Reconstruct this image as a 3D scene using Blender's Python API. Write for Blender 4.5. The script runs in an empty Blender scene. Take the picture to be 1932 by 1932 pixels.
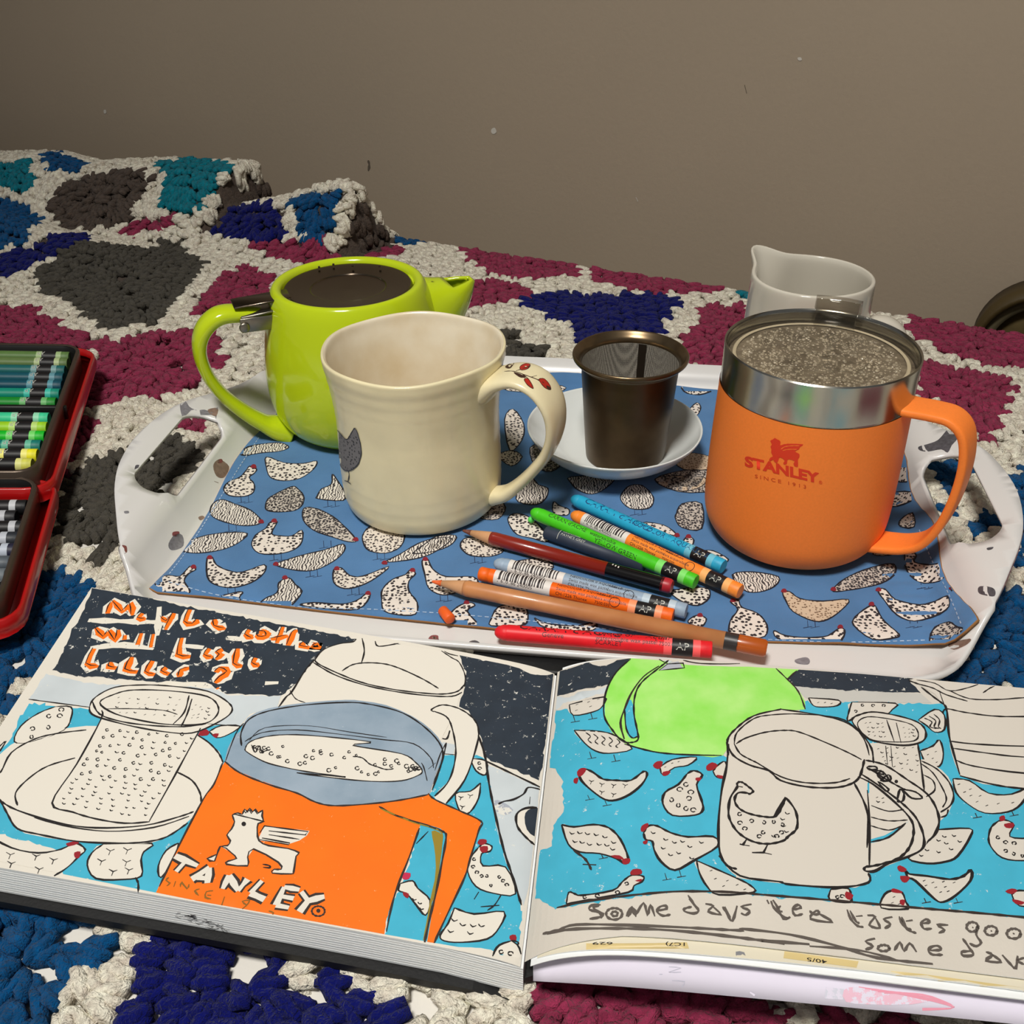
import bpy, math, random
import numpy as np
from mathutils import Vector
from mathutils.bvhtree import BVHTree
from mathutils.geometry import delaunay_2d_cdt
from mathutils import noise as mnoise

# ------------------------------------------------------------------ camera
FPX = 1860.0; TH = math.radians(33.6); ROLL = math.radians(-0.9)
CAM = np.array([0.0, 0.0, 0.30])
FW = np.array([0, math.cos(TH), -math.sin(TH)])
_u0 = np.array([0, math.sin(TH), math.cos(TH)]); _r0 = np.array([1.0, 0, 0])
RT = _r0 * math.cos(ROLL) + _u0 * math.sin(ROLL)
UP = -_r0 * math.sin(ROLL) + _u0 * math.cos(ROLL)
S = bpy.context.scene
cd = bpy.data.cameras.new('camera'); cam = bpy.data.objects.new('camera', cd)
S.collection.objects.link(cam); S.camera = cam
cd.sensor_width = 36.0; cd.lens = FPX / 1932 * 36.0; cd.clip_start = 0.01; cd.clip_end = 20
from mathutils import Matrix
cam.matrix_world = Matrix([[RT[0], UP[0], -FW[0], CAM[0]], [RT[1], UP[1], -FW[1], CAM[1]], [RT[2], UP[2], -FW[2], CAM[2]], [0, 0, 0, 1]])

# ------------------------------------------------------------------ world, lamps, exposure
S.view_settings.view_transform = 'Standard'; S.view_settings.look = 'None'
S.view_settings.gamma = 1.0; S.view_settings.use_curve_mapping = False
S.view_settings.exposure = 0.0
W = bpy.data.worlds.new('room_air'); S.world = W; W.use_nodes = True
W.node_tree.nodes['Background'].inputs[0].default_value = (0.60, 0.60, 0.60, 1)
W.node_tree.nodes['Background'].inputs[1].default_value = 0.21

def area_lamp(name, loc, target, size, power, col, size_y=None, spread=None):
    l = bpy.data.lights.new(name, 'AREA'); l.energy = power; l.color = col
    l.shape = 'RECTANGLE' if size_y else 'DISK'; l.size = size
    if size_y: l.size_y = size_y
    if spread: l.spread = math.radians(spread)
    o = bpy.data.objects.new(name, l); S.collection.objects.link(o)
    o.location = loc
    o.rotation_euler = (Vector(target) - Vector(loc)).to_track_quat('-Z', 'Y').to_euler()
    return o
# the reading lamp above the artist's shoulder, and a warm bedside lamp to the right
area_lamp('ceiling_lamp', (-0.25, -0.25, 1.55), (0.02, 0.36, 0), 0.34, 6.9, (1.0, 0.965, 0.90), spread=92)
area_lamp('bedside_lamp', (1.20, 0.55, 0.80), (0.35, 0.75, 0.0), 0.22, 9.2, (1.0, 0.82, 0.63))

# ------------------------------------------------------------------ pixel geometry of the photograph (for surveying only)
def ray(px, py):
    d = FW + RT * (px - 966) / FPX - UP * (py - 966) / FPX
    return d / np.linalg.norm(d)
def un(px, py, z=0.0):
    d = ray(px, py); return CAM + d * ((z - CAM[2]) / d[2])
def onplane(px, py, P, n):
    d = ray(px, py); n = np.array(n, float)
    return CAM + d * (((np.array(P) - CAM) @ n) / (d @ n))
def proj(P):
    d = np.atleast_2d(P) - CAM; z = d @ FW
    return np.stack([966 + FPX * (d @ RT) / z, 966 - FPX * (d @ UP) / z], 1)

# ------------------------------------------------------------------ helpers
ORG = {}
def lin(c):
    return tuple(((x / 255) / 12.92 if x / 255 <= 0.04045 else ((x / 255 + 0.055) / 1.055) ** 2.4) for x in c)
MC = {}
def mat(name, rgb, rough=0.5, metal=0.0, var=0.0, vscale=60, bump=0.0, bscale=300, bdist=0.0004, coat=0.0, spec=0.5, sheen=0.0, rgb2=None, trans=0.0, ior=1.45, detail=3, flecks=None):
    if name in MC: return MC[name]
    m = bpy.data.materials.new(name); m.use_nodes = True; nt = m.node_tree; N = nt.nodes; L = nt.links
    b = N['Principled BSDF']; c = lin(rgb)
    b.inputs['Base Color'].default_value = (*c, 1); b.inputs['Roughness'].default_value = rough
    b.inputs['Metallic'].default_value = metal; b.inputs['Coat Weight'].default_value = coat
    b.inputs['Specular IOR Level'].default_value = spec; b.inputs['Sheen Weight'].default_value = sheen
    b.inputs['Transmission Weight'].default_value = trans; b.inputs['IOR'].default_value = ior
    tc = N.new('ShaderNodeTexCoord')
    if var or rgb2:
        n = N.new('ShaderNodeTexNoise'); n.inputs['Scale'].default_value = vscale; n.inputs['Detail'].default_value = detail
        L.new(tc.outputs['Object'], n.inputs['Vector'])
        r = N.new('ShaderNodeValToRGB'); r.color_ramp.elements[0].position = 0.32; r.color_ramp.elements[1].position = 0.68
        if rgb2: c2 = lin(rgb2); a = c
        else: a = tuple(x * (1 - var) for x in c); c2 = tuple(min(1, x * (1 + var)) for x in c)
        r.color_ramp.elements[0].color = (*a, 1); r.color_ramp.elements[1].color = (*c2, 1)
        L.new(n.outputs['Fac'], r.inputs[0]); out = r.outputs[0]
    else: out = None
    if flecks:   # (rgb, scale, threshold): uncovered paper grain showing through crayon
        n2 = N.new('ShaderNodeTexNoise'); n2.inputs['Scale'].default_value = flecks[1]; n2.inputs['Detail'].default_value = 6; n2.inputs['Roughness'].default_value = 0.75
        L.new(tc.outputs['Object'], n2.inputs['Vector'])
        r2 = N.new('ShaderNodeValToRGB'); r2.color_ramp.elements[0].position = flecks[2]; r2.color_ramp.elements[1].position = flecks[2] + 0.03
        L.new(n2.outputs['Fac'], r2.inputs[0])
        mx = N.new('ShaderNodeMix'); mx.data_type = 'RGBA'
        L.new(r2.outputs[0], mx.inputs[0])
        if out: L.new(out, mx.inputs[6])
        else: mx.inputs[6].default_value = (*c, 1)
        mx.inputs[7].default_value = (*lin(flecks[0]), 1); out = mx.outputs[2]
    if out: L.new(out, b.inputs['Base Color'])
    if bump:
        n = N.new('ShaderNodeTexNoise'); n.inputs['Scale'].default_value = bscale; n.inputs['Detail'].default_value = 4
        L.new(tc.outputs['Object'], n.inputs['Vector'])
        bp = N.new('ShaderNodeBump'); bp.inputs['Strength'].default_value = bump; bp.inputs['Distance'].default_value = bdist
        L.new(n.outputs['Fac'], bp.inputs['Height']); L.new(bp.outputs[0], b.inputs['Normal'])
    MC[name] = m; return m

class MB:
    def __init__(s): s.v = []; s.f = []; s.m = []; s.mats = []
    def mi(s, m):
        if m not in s.mats: s.mats.append(m)
        return s.mats.index(m)
    def add(s, v, f, m):
        o = len(s.v); k = s.mi(m)
        s.v.extend([tuple(map(float, p)) for p in v])
        s.f.extend([tuple(i + o for i in q) for q in f]); s.m.extend([k] * len(f)); return s
def link(name, me, parent=None, loc=None):
    o = bpy.data.objects.new(name, me); S.collection.objects.link(o)
    if parent is not None: o.parent = parent
    if loc is not None: o.location = loc
    return o
def mesh(name, v, f, mats, mi=None, smooth=True, parent=None, origin=None):
    """a mesh object; vertices are given in world space and stored relative to the thing's base"""
    org = np.array(ORG[parent.name]) if parent is not None else np.array(origin if origin is not None else (0, 0, 0), float)
    v = np.array(v, float).reshape(-1, 3) - org
    me = bpy.data.meshes.new(name); me.from_pydata(v.tolist(), [], [list(q) for q in f])
    for m in mats: me.materials.append(m)
    if mi is not None: me.polygons.foreach_set('material_index', list(mi))
    me.polygons.foreach_set('use_smooth', [smooth] * len(me.polygons)); me.update()
    o = link(name, me, parent, tuple(org) if parent is None else None)
    ORG[o.name] = tuple(org); return o
def out(mb, name, parent=None, smooth=True, origin=None):
    return mesh(name, mb.v, mb.f, mb.mats, mb.m, smooth, parent, origin)
def tag(o, label=None, cat=None, group=None, kind=None):
    if label: o['label'] = label
    if cat: o['category'] = cat
    if group: o['group'] = group
    if kind: o['kind'] = kind
    return o
def thing(name, label, cat, loc, group=None):
    o = bpy.data.objects.new(name, None); o.empty_display_size = 0.02; S.collection.objects.link(o)
    o.location = tuple(loc); ORG[o.name] = tuple(loc); return tag(o, label, cat, group)
def autosharp(o, ang=35):
    me = o.data; me.polygons.foreach_set('use_smooth', [True] * len(me.polygons))
    try: me.set_sharp_from_angle(angle=math.radians(ang))
    except Exception: pass
    return o

def cat_(pts, n=6, closed=False):
    """Catmull-Rom smoothing of a polyline"""
    P = [np.array(p, float) for p in pts]; N = len(P)
    if N < 3: return P
    R = []
    rng = range(N) if closed else range(N - 1)
    for i in rng:
        if closed: a, b, c, d = P[(i - 1) % N], P[i], P[(i + 1) % N], P[(i + 2) % N]
        else: a, b, c, d = P[max(i - 1, 0)], P[i], P[i + 1], P[min(i + 2, N - 1)]
        for k in range(n):
            t = k / n
            R.append(0.5 * ((2 * b) + (c - a) * t + (2 * a - 5 * b + 4 * c - d) * t * t + (3 * b - a - 3 * c + d) * t ** 3))
    if not closed: R.append(P[-1])
    return R
def lathe(prof, c, n=64, m=None, mb=None, warp=None, close=False, c0=True):
    """profile of (r, z) turned about the vertical through c"""
    v = []; f = []; K = len(prof)
    for (r, z) in prof:
        for i in range(n):
            a = 2 * math.pi * i / n; p = [c[0] + r * math.cos(a), c[1] + r * math.sin(a), c[2] + z]
            if warp: p = warp(p, a, r, z)
            v.append(p)
    for k in range(K - 1 if not close else K):
        k2 = (k + 1) % K
        for i in range(n): f.append((k * n + i, k * n + (i + 1) % n, k2 * n + (i + 1) % n, k2 * n + i))
    if not close:
        if prof[0][0] < 1e-3 or True:
            v.append((c[0], c[1], c[2] + prof[0][1])); q = len(v) - 1
            if c0 and prof[0][0] > 1e-6: f += [(q, (i + 1) % n, i) for i in range(n)]
            v.append((c[0], c[1], c[2] + prof[-1][1])); q = len(v) - 1
            if prof[-1][0] > 1e-6: f += [(q, (K - 1) * n + i, (K - 1) * n + (i + 1) % n) for i in range(n)]
    mb = mb or MB(); mb.add(v, f, m); return mb
def prof(pts, n=5): return [tuple(p) for p in cat_(pts, n)]
def sweep(path, B, w, h, m, n=16, pw=2.0, mb=None, sub=5, caps=True, closed=False):
    """sweep a super-elliptic section (w along the axis B, h across it) along a path"""
    P = cat_(path, sub, closed); K = len(P)
    B = None if B is None else np.array(B, float) / np.linalg.norm(B)
    wi = np.interp(np.linspace(0, 1, K), np.linspace(0, 1, len(w)), w); hi = np.interp(np.linspace(0, 1, K), np.linspace(0, 1, len(h)), h)
    v = []; f = []
    for i in range(K):
        a = P[(i - 1) % K if closed else max(i - 1, 0)]; b = P[(i + 1) % K if closed else min(i + 1, K - 1)]
        T = b - a; T = T / np.linalg.norm(T)
        if B is None:
            q = np.array([0, 0, 1.0]) if abs(T[2]) < 0.9 else np.array([1.0, 0, 0]); Bb = np.cross(T, q)
        else: Bb = B - T * (B @ T)
        Bb = Bb / np.linalg.norm(Bb); Nn = np.cross(Bb, T)
        for k in range(n):
            t = 2 * math.pi * k / n; cx = math.cos(t); sy = math.sin(t)
            x = math.copysign(abs(cx) ** (2 / pw), cx) * wi[i] / 2; y = math.copysign(abs(sy) ** (2 / pw), sy) * hi[i] / 2
            v.append(P[i] + Bb * x + Nn * y)
    for i in range(K if closed else K - 1):
        j = (i + 1) % K
        for k in range(n): f.append((i * n + k, i * n + (k + 1) % n, j * n + (k + 1) % n, j * n + k))
    if caps and not closed:
        f.append(tuple(range(n - 1, -1, -1))); f.append(tuple((K - 1) * n + k for k in range(n)))
    mb = mb or MB(); mb.add(v, f, m); return mb
def box(c, sx, sy, sz, m, ax=(1, 0, 0), ay=(0, 1, 0), mb=None, bev=0.0):
    ax = np.array(ax, float); ay = np.array(ay, float); ax /= np.linalg.norm(ax); ay /= np.linalg.norm(ay); az = np.cross(ax, ay)
    if bev <= 0:
        v = [np.array(c) + ax * sx / 2 * i + ay * sy / 2 * j + az * sz / 2 * k for i in (-1, 1) for j in (-1, 1) for k in (-1, 1)]
        f = [(0, 1, 3, 2), (4, 6, 7, 5), (0, 4, 5, 1), (2, 3, 7, 6), (0, 2, 6, 4), (1, 5, 7, 3)]
    else:
        v = []; b = bev
        rings = [(-1, b), (-1, 0), (1, 0), (1, b)]
        for k, (s, ins) in enumerate(rings):
            zz = s * sz / 2 if ins else s * (sz / 2 - b)
            x = sx / 2 - ins; y = sy / 2 - ins; cb = b
            for (i, j) in ((-1, -1), (1, -1), (1, 1), (-1, 1)):
                if (i, j) in ((-1, -1), (1, 1)): pts = [(i * x, j * (y - cb)), (i * (x - cb), j * y)]
                else: pts = [(i * (x - cb), j * y), (i * x, j * (y - cb))]
                for (px, py) in pts: v.append(np.array(c) + ax * px + ay * py + az * zz)
        f = []
        for k in range(3):
            for i in range(8): f.append((k * 8 + i, k * 8 + (i + 1) % 8, k * 8 + 8 + (i + 1) % 8, k * 8 + 8 + i))
        f.append(tuple(range(7, -1, -1))); f.append(tuple(24 + i for i in range(8)))
    mb = mb or MB(); mb.add(v, f, m); return mb

def bvh_of(*objs):
    V = []; F = []
    for o in objs:
        org = np.array(ORG[o.name]); k = len(V)
        V += [tuple(np.array(q.co) + org) for q in o.data.vertices]; F += [tuple(i + k for i in p.vertices) for p in o.data.polygons]
    return BVHTree.FromPolygons(V, F)
CV = Vector(CAM)
def hit(bvh, p):
    d = Vector(ray(p[0], p[1])); r = bvh.ray_cast(CV, d)
    if r[0] is None: return None
    n = r[1]
    if n.dot(d) > 0: n = -n
    return np.array(r[0]), np.array(n)
class Print:
    nudge = False
    """flat print laid on a surface: every vertex is put on the surface it is printed on"""
    def __init__(s, bvh, mb, step=2.5e-5, base=5e-5): s.b = bvh; s.mb = mb; s.step = step; s.base = base; s.l = 0
    def fill(s, poly, m, smooth=3, grid=40, layer=None):
        if layer is not None: s.l = layer
        P = [tuple(p) for p in (cat_(poly, smooth, True) if smooth > 1 else [np.array(p, float) for p in poly])]
        xs = [p[0] for p in P]; ys = [p[1] for p in P]
        pts = [Vector(p) for p in P]; n = len(P)
        x = math.floor(min(xs) / grid) * grid
        while x < max(xs):
            y = math.floor(min(ys) / grid) * grid
            while y < max(ys):
                if x > min(xs) and y > min(ys): pts.append(Vector((x + .37, y + .21)))
                y += grid
            x += grid
        r = delaunay_2d_cdt(pts, [], [list(range(n))], 1, 1e-4)
        vo, fo = r[0], r[2]
        s._put([(v[0], v[1]) for v in vo], fo, m)
    def _put(s, pv, fo, m):
        H = []
        for p in pv:
            h = hit(s.b, p)
            if h is None and s.nudge:
                for dx, dy in ((0, 3), (0, -3), (3, 0), (-3, 0), (0, 7), (0, -7)):
                    h = hit(s.b, (p[0] + dx, p[1] + dy))
                    if h is not None: break
            H.append(h)
        e = s.base + s.step * s.l
        idx = {}; V = []
        for i, h in enumerate(H):
            if h is not None: idx[i] = len(V); V.append(h[0] + h[1] * e)
        F = []
        for q in fo:
            if all(i in idx for i in q):
                if len(q) > 2:
                    pp = [V[idx[i]] for i in q]
                    if max(np.linalg.norm(pp[0] - pp[j]) for j in range(1, len(pp))) < 0.05: F.append(tuple(idx[i] for i in q))
        if F: s.mb.add(V, F, m)
    def line(s, pts, w, m, layer=None, smooth=4, taper=True, closed=False):
        e = s.base + s.step * (s.l if layer is None else layer)
        P = cat_(pts, smooth, closed)
        if closed: P = P + [P[0]]
        Q = [P[0]]
        for p in P[1:]:
            d = np.linalg.norm(p - Q[-1]); k = max(1, int(d / 14))
            a = Q[-1]
            for i in range(1, k + 1): Q.append(a + (p - a) * i / k)
        H = [hit(s.b, p) for p in Q]; run = []
        def flush():
            if len(run) < 2: return
            V = []; n = len(run)
            for i in range(n):
                a = run[max(i - 1, 0)][0]; b = run[min(i + 1, n - 1)][0]; t = b - a; L = np.linalg.norm(t)
                t = t / L if L > 1e-9 else np.array([1.0, 0, 0])
                sd = np.cross(run[i][1], t); sd /= (np.linalg.norm(sd) + 1e-12)
                ww = w * (0.85 + 0.25 * math.sin(i * 1.7 + a[0] * 900)) * (0.55 if taper and i in (0, n - 1) else 1)
                c = run[i][0] + run[i][1] * e
                V += [c - sd * ww / 2, c + sd * ww / 2]
            s.mb.add(V, [(2 * i, 2 * i + 1, 2 * i + 3, 2 * i + 2) for i in range(n - 1)], m)
        for h in H:
            if h is None or (run and np.linalg.norm(h[0] - run[-1][0]) > 0.02): flush(); run = []
            if h is not None: run.append(h)
        flush()
    def dot(s, p, r, m, layer=None, n=8, sy=1.0):
        if layer is not None: s.l = layer
        a = [(p[0] + r * math.cos(2 * math.pi * k / n), p[1] + r * sy * math.sin(2 * math.pi * k / n)) for k in range(n)]
        s._put(a, [tuple(range(n))], m)
def text_tris(txt, size=1.0, bold=0.0, spacing=1.0, res=3):
    """flat glyph triangles of a string, baseline along +x"""
    c = bpy.data.curves.new('glyphs', 'FONT'); c.body = txt; c.size = size; c.offset = bold; c.space_character = spacing; c.resolution_u = res; c.fill_mode = 'FRONT'
    o = bpy.data.objects.new('glyphs', c); S.collection.objects.link(o)
    dg = bpy.context.evaluated_depsgraph_get(); me = bpy.data.meshes.new_from_object(o.evaluated_get(dg))
    v = [(q.co.x, q.co.y) for q in me.vertices]; f = [tuple(p.vertices) for p in me.polygons]
    bpy.data.objects.remove(o); bpy.data.curves.remove(c); bpy.data.meshes.remove(me)
    if v:
        mx = max(p[0] for p in v); mn = min(p[0] for p in v)
    else: mx = mn = 0
    return v, f, mn, mx

# ================================================================== the room
WP = np.array([-0.136, 0.972]); WD = np.array([0.891, -0.453]); WD /= np.linalg.norm(WD); WN = np.array([-WD[1], WD[0]]) * -1   # WN points from the wall to the bed
if WN[1] > 0: WN = -WN
M_wall = mat('matte_taupe_paint', (168, 153, 134), 0.75, var=0.05, vscale=2.2, bump=0.25, bscale=260, bdist=0.0006, spec=0.25)
wb = WP - WN * 0.10
def wallpt(s, z, off=0.0): return (wb[0] + WD[0] * s + WN[0] * off, wb[1] + WD[1] * s + WN[1] * off, z)
v = []; f = []
for a in (-3.0, 2.2):
    for z in (-0.6, 2.2):
        v.append(wallpt(a, z)); v.append(wallpt(a, z, -0.08))
f = [(0, 2, 6, 4), (1, 5, 7, 3), (0, 1, 3, 2), (4, 6, 7, 5), (0, 4, 5, 1), (2, 3, 7, 6)]
wall = mesh('wall_back', v, f, [M_wall], smooth=False); tag(wall, kind='structure')
# small chips and scuffs of the paint
M_chip = mat('bare_plaster', (205, 200, 190), 0.8); M_scuff = mat('grey_scuff', (96, 86, 74), 0.8)
wbv = bvh_of(wall); mb = MB(); pr = Print(wbv, mb, base=4e-4)
pr.fill([(928, 243), (934, 241), (937, 249), (931, 253), (927, 249)], M_chip); pr.fill([(1505, 109), (1511, 108), (1513, 113), (1507, 114)], M_chip)
pr.line([(695, 302), (697, 312), (695, 322)], 0.003, M_scuff); pr.fill([(196, 208), (200, 207), (201, 213), (197, 214)], M_chip)
pr.line([(1405, 160), (1409, 176)], 0.0012, M_scuff); pr.line([(1200, 372), (1204, 380)], 0.0015, M_chip)
out(mb, 'paint_chip', wall)

# ------------------------------------------------------------------ bed
def sd(x, y):
    d = np.stack([np.asarray(x) - WP[0], np.asarray(y) - WP[1]], -1)
    return d @ WD, d @ WN
def sstep(a, b, t): t = np.clip((t - a) / (b - a), 0, 1); return t * t * (3 - 2 * t)
def zb(x, y):
    s, d = sd(x, y); z = -0.0065 + 0 * s
    hA = np.interp(s, [-.9, -.60, -.49, -.40, -.34, -.244, -.144], [.012, .026, .031, .041, .036, .049, .056]) * (1 - sstep(-0.127, -0.118, s)) * (1 - sstep(0.04, 0.13, d))
    hB = np.interp(s, [-.20, -.16, -.132, -.07, -.047, -.012, .018, .04], [0, .004, .022, .037, .043, .055, .0615, .058]) * (1 - sstep(0.030, 0.039, s)) * np.exp(-((d - 0.06) / 0.032) ** 2)
    z = z + np.maximum(hA, hB)
    z = z + 0.013 * np.exp(-((d - 0.165 - 0.10 * (s + 0.3)) / 0.03) ** 2) * (1 - sstep(-0.20, -0.05, s))
    z = z + 0.003 * (1 + np.sin(s * 13 + 1.0)) * sstep(0.0, 0.1, d) * (1 - sstep(0.25, 0.4, d))
    z = z - 0.02 * sstep(0.012, -0.02, d)
    return z
M_sheet = mat('white_sheet', (226, 222, 214), 0.9, bump=0.3, bscale=500)
c0 = WP + WN * 0.01; L0 = 1.9
pts = [c0 - WD * 1.3, c0 + WD * 1.1, c0 + WD * 1.1 + WN * L0, c0 - WD * 1.3 + WN * L0]
mb = MB(); v = [(p[0], p[1], z) for z in (-0.0128, -0.16) for p in pts]
mb.add(v, [(0, 1, 2, 3), (7, 6, 5, 4), (0, 4, 5, 1), (1, 5, 6, 2), (2, 6, 7, 3), (3, 7, 4, 0)], M_sheet)
bed = out(mb, 'mattress', smooth=False); tag(bed, 'mattress under a white sheet, showing through gaps in the crochet blanket', 'mattress')
v = [(p[0], p[1], z) for z in (-0.162, -0.42) for p in pts]
M_floor = mat('dark_floorboards', (70, 52, 38), 0.6, var=0.2, vscale=8)
mb = MB(); mb.add([(-3, -2, -0.6), (3, -2, -0.6), (3, 3.2, -0.6), (-3, 3.2, -0.6)], [(0, 1, 2, 3)], M_floor)
tag(out(mb, 'floor', smooth=False), kind='structure')
mb = MB(); mb.add(v, [(0, 1, 2, 3), (7, 6, 5, 4), (0, 4, 5, 1), (1, 5, 6, 2), (2, 6, 7, 3), (3, 7, 4, 0)], mat('bed_base_cloth', (120, 110, 98), 0.9))
bb = out(mb, 'bed_base', smooth=False); tag(bb, 'cloth-covered base of the bed under the mattress', 'bed')

# ------------------------------------------------------------------ crochet blanket
YC = dict(teal=(0, 122, 140), blue=(0, 76, 128), navy=(8, 16, 98), maroon=(148, 48, 80), grey=(78, 74, 66), brown=(84, 72, 64), cream=(243, 230, 212))
YM = {}
def yarn(k):
    if k in YM: return YM[k]
    c = YC[k]
    m = mat('yarn_' + k, c, 0.92, var=0.22, vscale=240, sheen=0.06, spec=0.12)
    nt = m.node_tree; N = nt.nodes; L = nt.links; b = N['Principled BSDF']
    tc = [n for n in N if n.type == 'TEX_COORD'][0]
    n = N.new('ShaderNodeTexNoise'); n.inputs['Scale'].default_value = 420; n.inputs['Detail'].default_value = 5; n.inputs['Distortion'].default_value = 1.5
    w = N.new('ShaderNodeTexNoise'); w.inputs['Scale'].default_value = 1500; w.inputs['Detail'].default_value = 2
    a = N.new('ShaderNodeMath'); a.operation = 'MULTIPLY_ADD'; a.inputs[1].default_value = 0.35
    L.new(tc.outputs['Object'], n.inputs[0]); L.new(tc.outputs['Object'], w.inputs[0])
    L.new(w.outputs['Fac'], a.inputs[0]); L.new(n.outputs['Fac'], a.inputs[2])
    bp = N.new('ShaderNodeBump'); bp.inputs['Strength'].default_value = 1.0; bp.inputs['Distance'].default_value = 0.0022
    L.new(a.outputs[0], bp.inputs['Height']); L.new(bp.outputs[0], b.inputs['Normal'])
    YM[k] = m; return m
# the coloured centres, surveyed from the photograph: colour, outline, what sets it apart
PATCH = [
 ('teal', [(-40, 296), (50, 300), (70, 340), (52, 354), (-40, 352)], 'teal crochet patch at the far left corner of the bed'),
 ('blue', [(72, 288), (112, 284), (168, 305), (140, 326), (100, 320)], 'small blue crochet patch on the far fold'),
 ('brown', [(98, 355), (150, 328), (262, 314), (287, 330), (270, 365), (235, 418), (150, 432), (108, 426), (95, 385)], 'brown-grey crochet patch on the far fold'),
 ('teal', [(298, 302), (370, 294), (442, 308), (444, 382), (370, 392), (312, 392), (298, 365), (312, 345)], 'teal crochet patch on the far fold'),
 ('blue', [(-40, 368), (40, 374), (77, 410), (62, 452), (-40, 470)], 'blue crochet patch at the far left'),
 ('navy', [(-40, 478), (70, 458), (170, 438), (168, 460), (90, 482), (-40, 530)], 'long navy crochet patch along a fold'),
 ('maroon', [(228, 430), (260, 412), (330, 403), (338, 418), (290, 430), (250, 440)], 'thin maroon crochet patch between folds'),
 ('navy', [(374, 428), (420, 392), (510, 378), (547, 420), (535, 452), (450, 444)], 'navy crochet patch beside the blue one on the near fold'),
 ('blue', [(543, 370), (600, 353), (652, 348), (667, 380), (647, 442), (580, 447), (562, 402)], 'blue crochet patch at the tip of the near fold'),
 ('grey', [(62, 510), (150, 453), (330, 450), (387, 495), (352, 542), (320, 577), (290, 612), (200, 617), (150, 582), (110, 557), (72, 545)], 'big grey crochet patch with white gaps'),
 ('maroon', [(472, 450), (700, 440), (757, 460), (757, 482), (620, 497), (550, 497), (515, 482)], 'maroon crochet patch behind the teapot'),
 ('maroon', [(412, 518), (460, 493), (512, 518), (520, 590), (380, 592), (340, 602), (375, 555)], 'maroon crochet patch behind the teapot handle'),
 ('maroon', [(-40, 575), (60, 573), (100, 600), (182, 632), (195, 652), (130, 660), (-40, 650)], 'maroon crochet patch above the crayon tin'),
 ('maroon', [(185, 640), (300, 620), (400, 615), (427, 690), (380, 702), (340, 722), (335, 742), (240, 745), (150, 778), (138, 760), (160, 700)], 'large maroon crochet patch left of the teapot handle'),
 ('maroon', [(128, 792), (182, 778), (194, 812), (150, 836), (138, 872), (105, 900), (80, 930), (100, 860)], 'maroon crochet patch beside the red tin'),
 ('grey', [(220, 842), (300, 815), (372, 830), (392, 870), (340, 905), (300, 945), (230, 990), (218, 1062), (178, 1062), (168, 1012), (108, 1012), (93, 990), (110, 930), (125, 890), (180, 852)], 'grey crochet patch under the left tray handle'),
 ('maroon', [(340, 812), (346, 785), (402, 785), (402, 812)], 'maroon crochet patch seen through the left tray handle'),
 ('blue', [(-60, 1190), (35, 1085), (100, 1065), (168, 1105), (152, 1180), (62, 1282), (35, 1282), (22, 1335), (-60, 1340)], 'blue crochet patch left of the sketchbook'),
 ('blue', [(-60, 1600), (0, 1640), (200, 1720), (200, 1800), (125, 1830), (112, 1990), (-60, 1990)], 'blue crochet patch in the near left corner'),
 ('navy', [(230, 1860), (290, 1790), (310, 1740), (560, 1760), (552, 1850), (652, 1828), (652, 1870), (742, 1880), (752, 1990), (248, 1990)], 'navy crochet patch in front of the sketchbook'),
 ('maroon', [(980, 1830), (1180, 1800), (1450, 1850), (1525, 1932), (1525, 1990), (980, 1990)], 'maroon crochet patch in front of the loose sheet'),
 ('maroon', [(1552, 1905), (1710, 1912), (1760, 1990), (1560, 1990)], 'maroon crochet patch at the near right'),
 ('maroon', [(843, 460), (870, 448), (960, 463), (1097, 505), (1080, 520), (980, 522), (900, 502)], 'maroon crochet patch by the far edge of the bed'),
 ('maroon', [(863, 542), (900, 523), (985, 528), (1002, 550), (960, 566), (868, 577)], 'maroon crochet patch beside the teapot spout'),
 ('maroon', [(1108, 520), (1150, 507), (1230, 505), (1362, 545), (1280, 552), (1190, 547)], 'low maroon crochet patch by the far edge, left of the jug'),
 ('navy', [(975, 565), (1040, 548), (1285, 552), (1292, 565), (1262, 592), (1252, 622), (1232, 645), (1090, 645), (1070, 602), (1030, 592)], 'navy crochet patch behind the filter basket'),
 ('grey', [(940, 622), (980, 613), (988, 640), (1027, 650), (1022, 672), (945, 672)], 'grey crochet patch behind the cream mug'),
 ('maroon', [(1328, 573), (1420, 573), (1415, 645), (1350, 700), (1300, 690), (1285, 645)], 'maroon crochet patch left of the jug'),
 ('maroon', [(1698, 612), (1780, 600), (1990, 640), (1990, 705), (1850, 682), (1780, 657)], 'long maroon crochet patch by the far right edge'),
 ('maroon', [(1735, 680), (1830, 688), (1902, 710), (1922, 730), (1885, 800), (1862, 835), (1830, 800), (1735, 740)], 'maroon crochet patch behind the right tray handle'),
 ('blue', [(1905, 890), (1990, 885), (1990, 1070), (1912, 1082)], 'blue crochet patch right of the tray handle'),
 ('blue', [(1755, 880), (1800, 850), (1856, 880), (1850, 905), (1805, 912), (1815, 950), (1780, 960)], 'blue crochet patch seen through the right tray handle'),
 ('blue', [(1820, 1010), (1850, 960), (1885, 960), (1885, 1000)], 'small blue crochet patch under the right tray handle'),
 ('blue', [(1870, 1110), (1990, 1120), (1990, 1285), (1700, 1300), (1790, 1260), (1850, 1200)], 'blue crochet patch right of the sketchbook'),
 ('teal', [(1388, 545), (1422, 540), (1422, 562), (1396, 562)], 'tiny teal crochet patch at the left of the jug'),
 ('blue', [(745, 446), (812, 452), (805, 460), (750, 456)], 'thin blue crochet patch on the far edge'),
]
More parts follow.
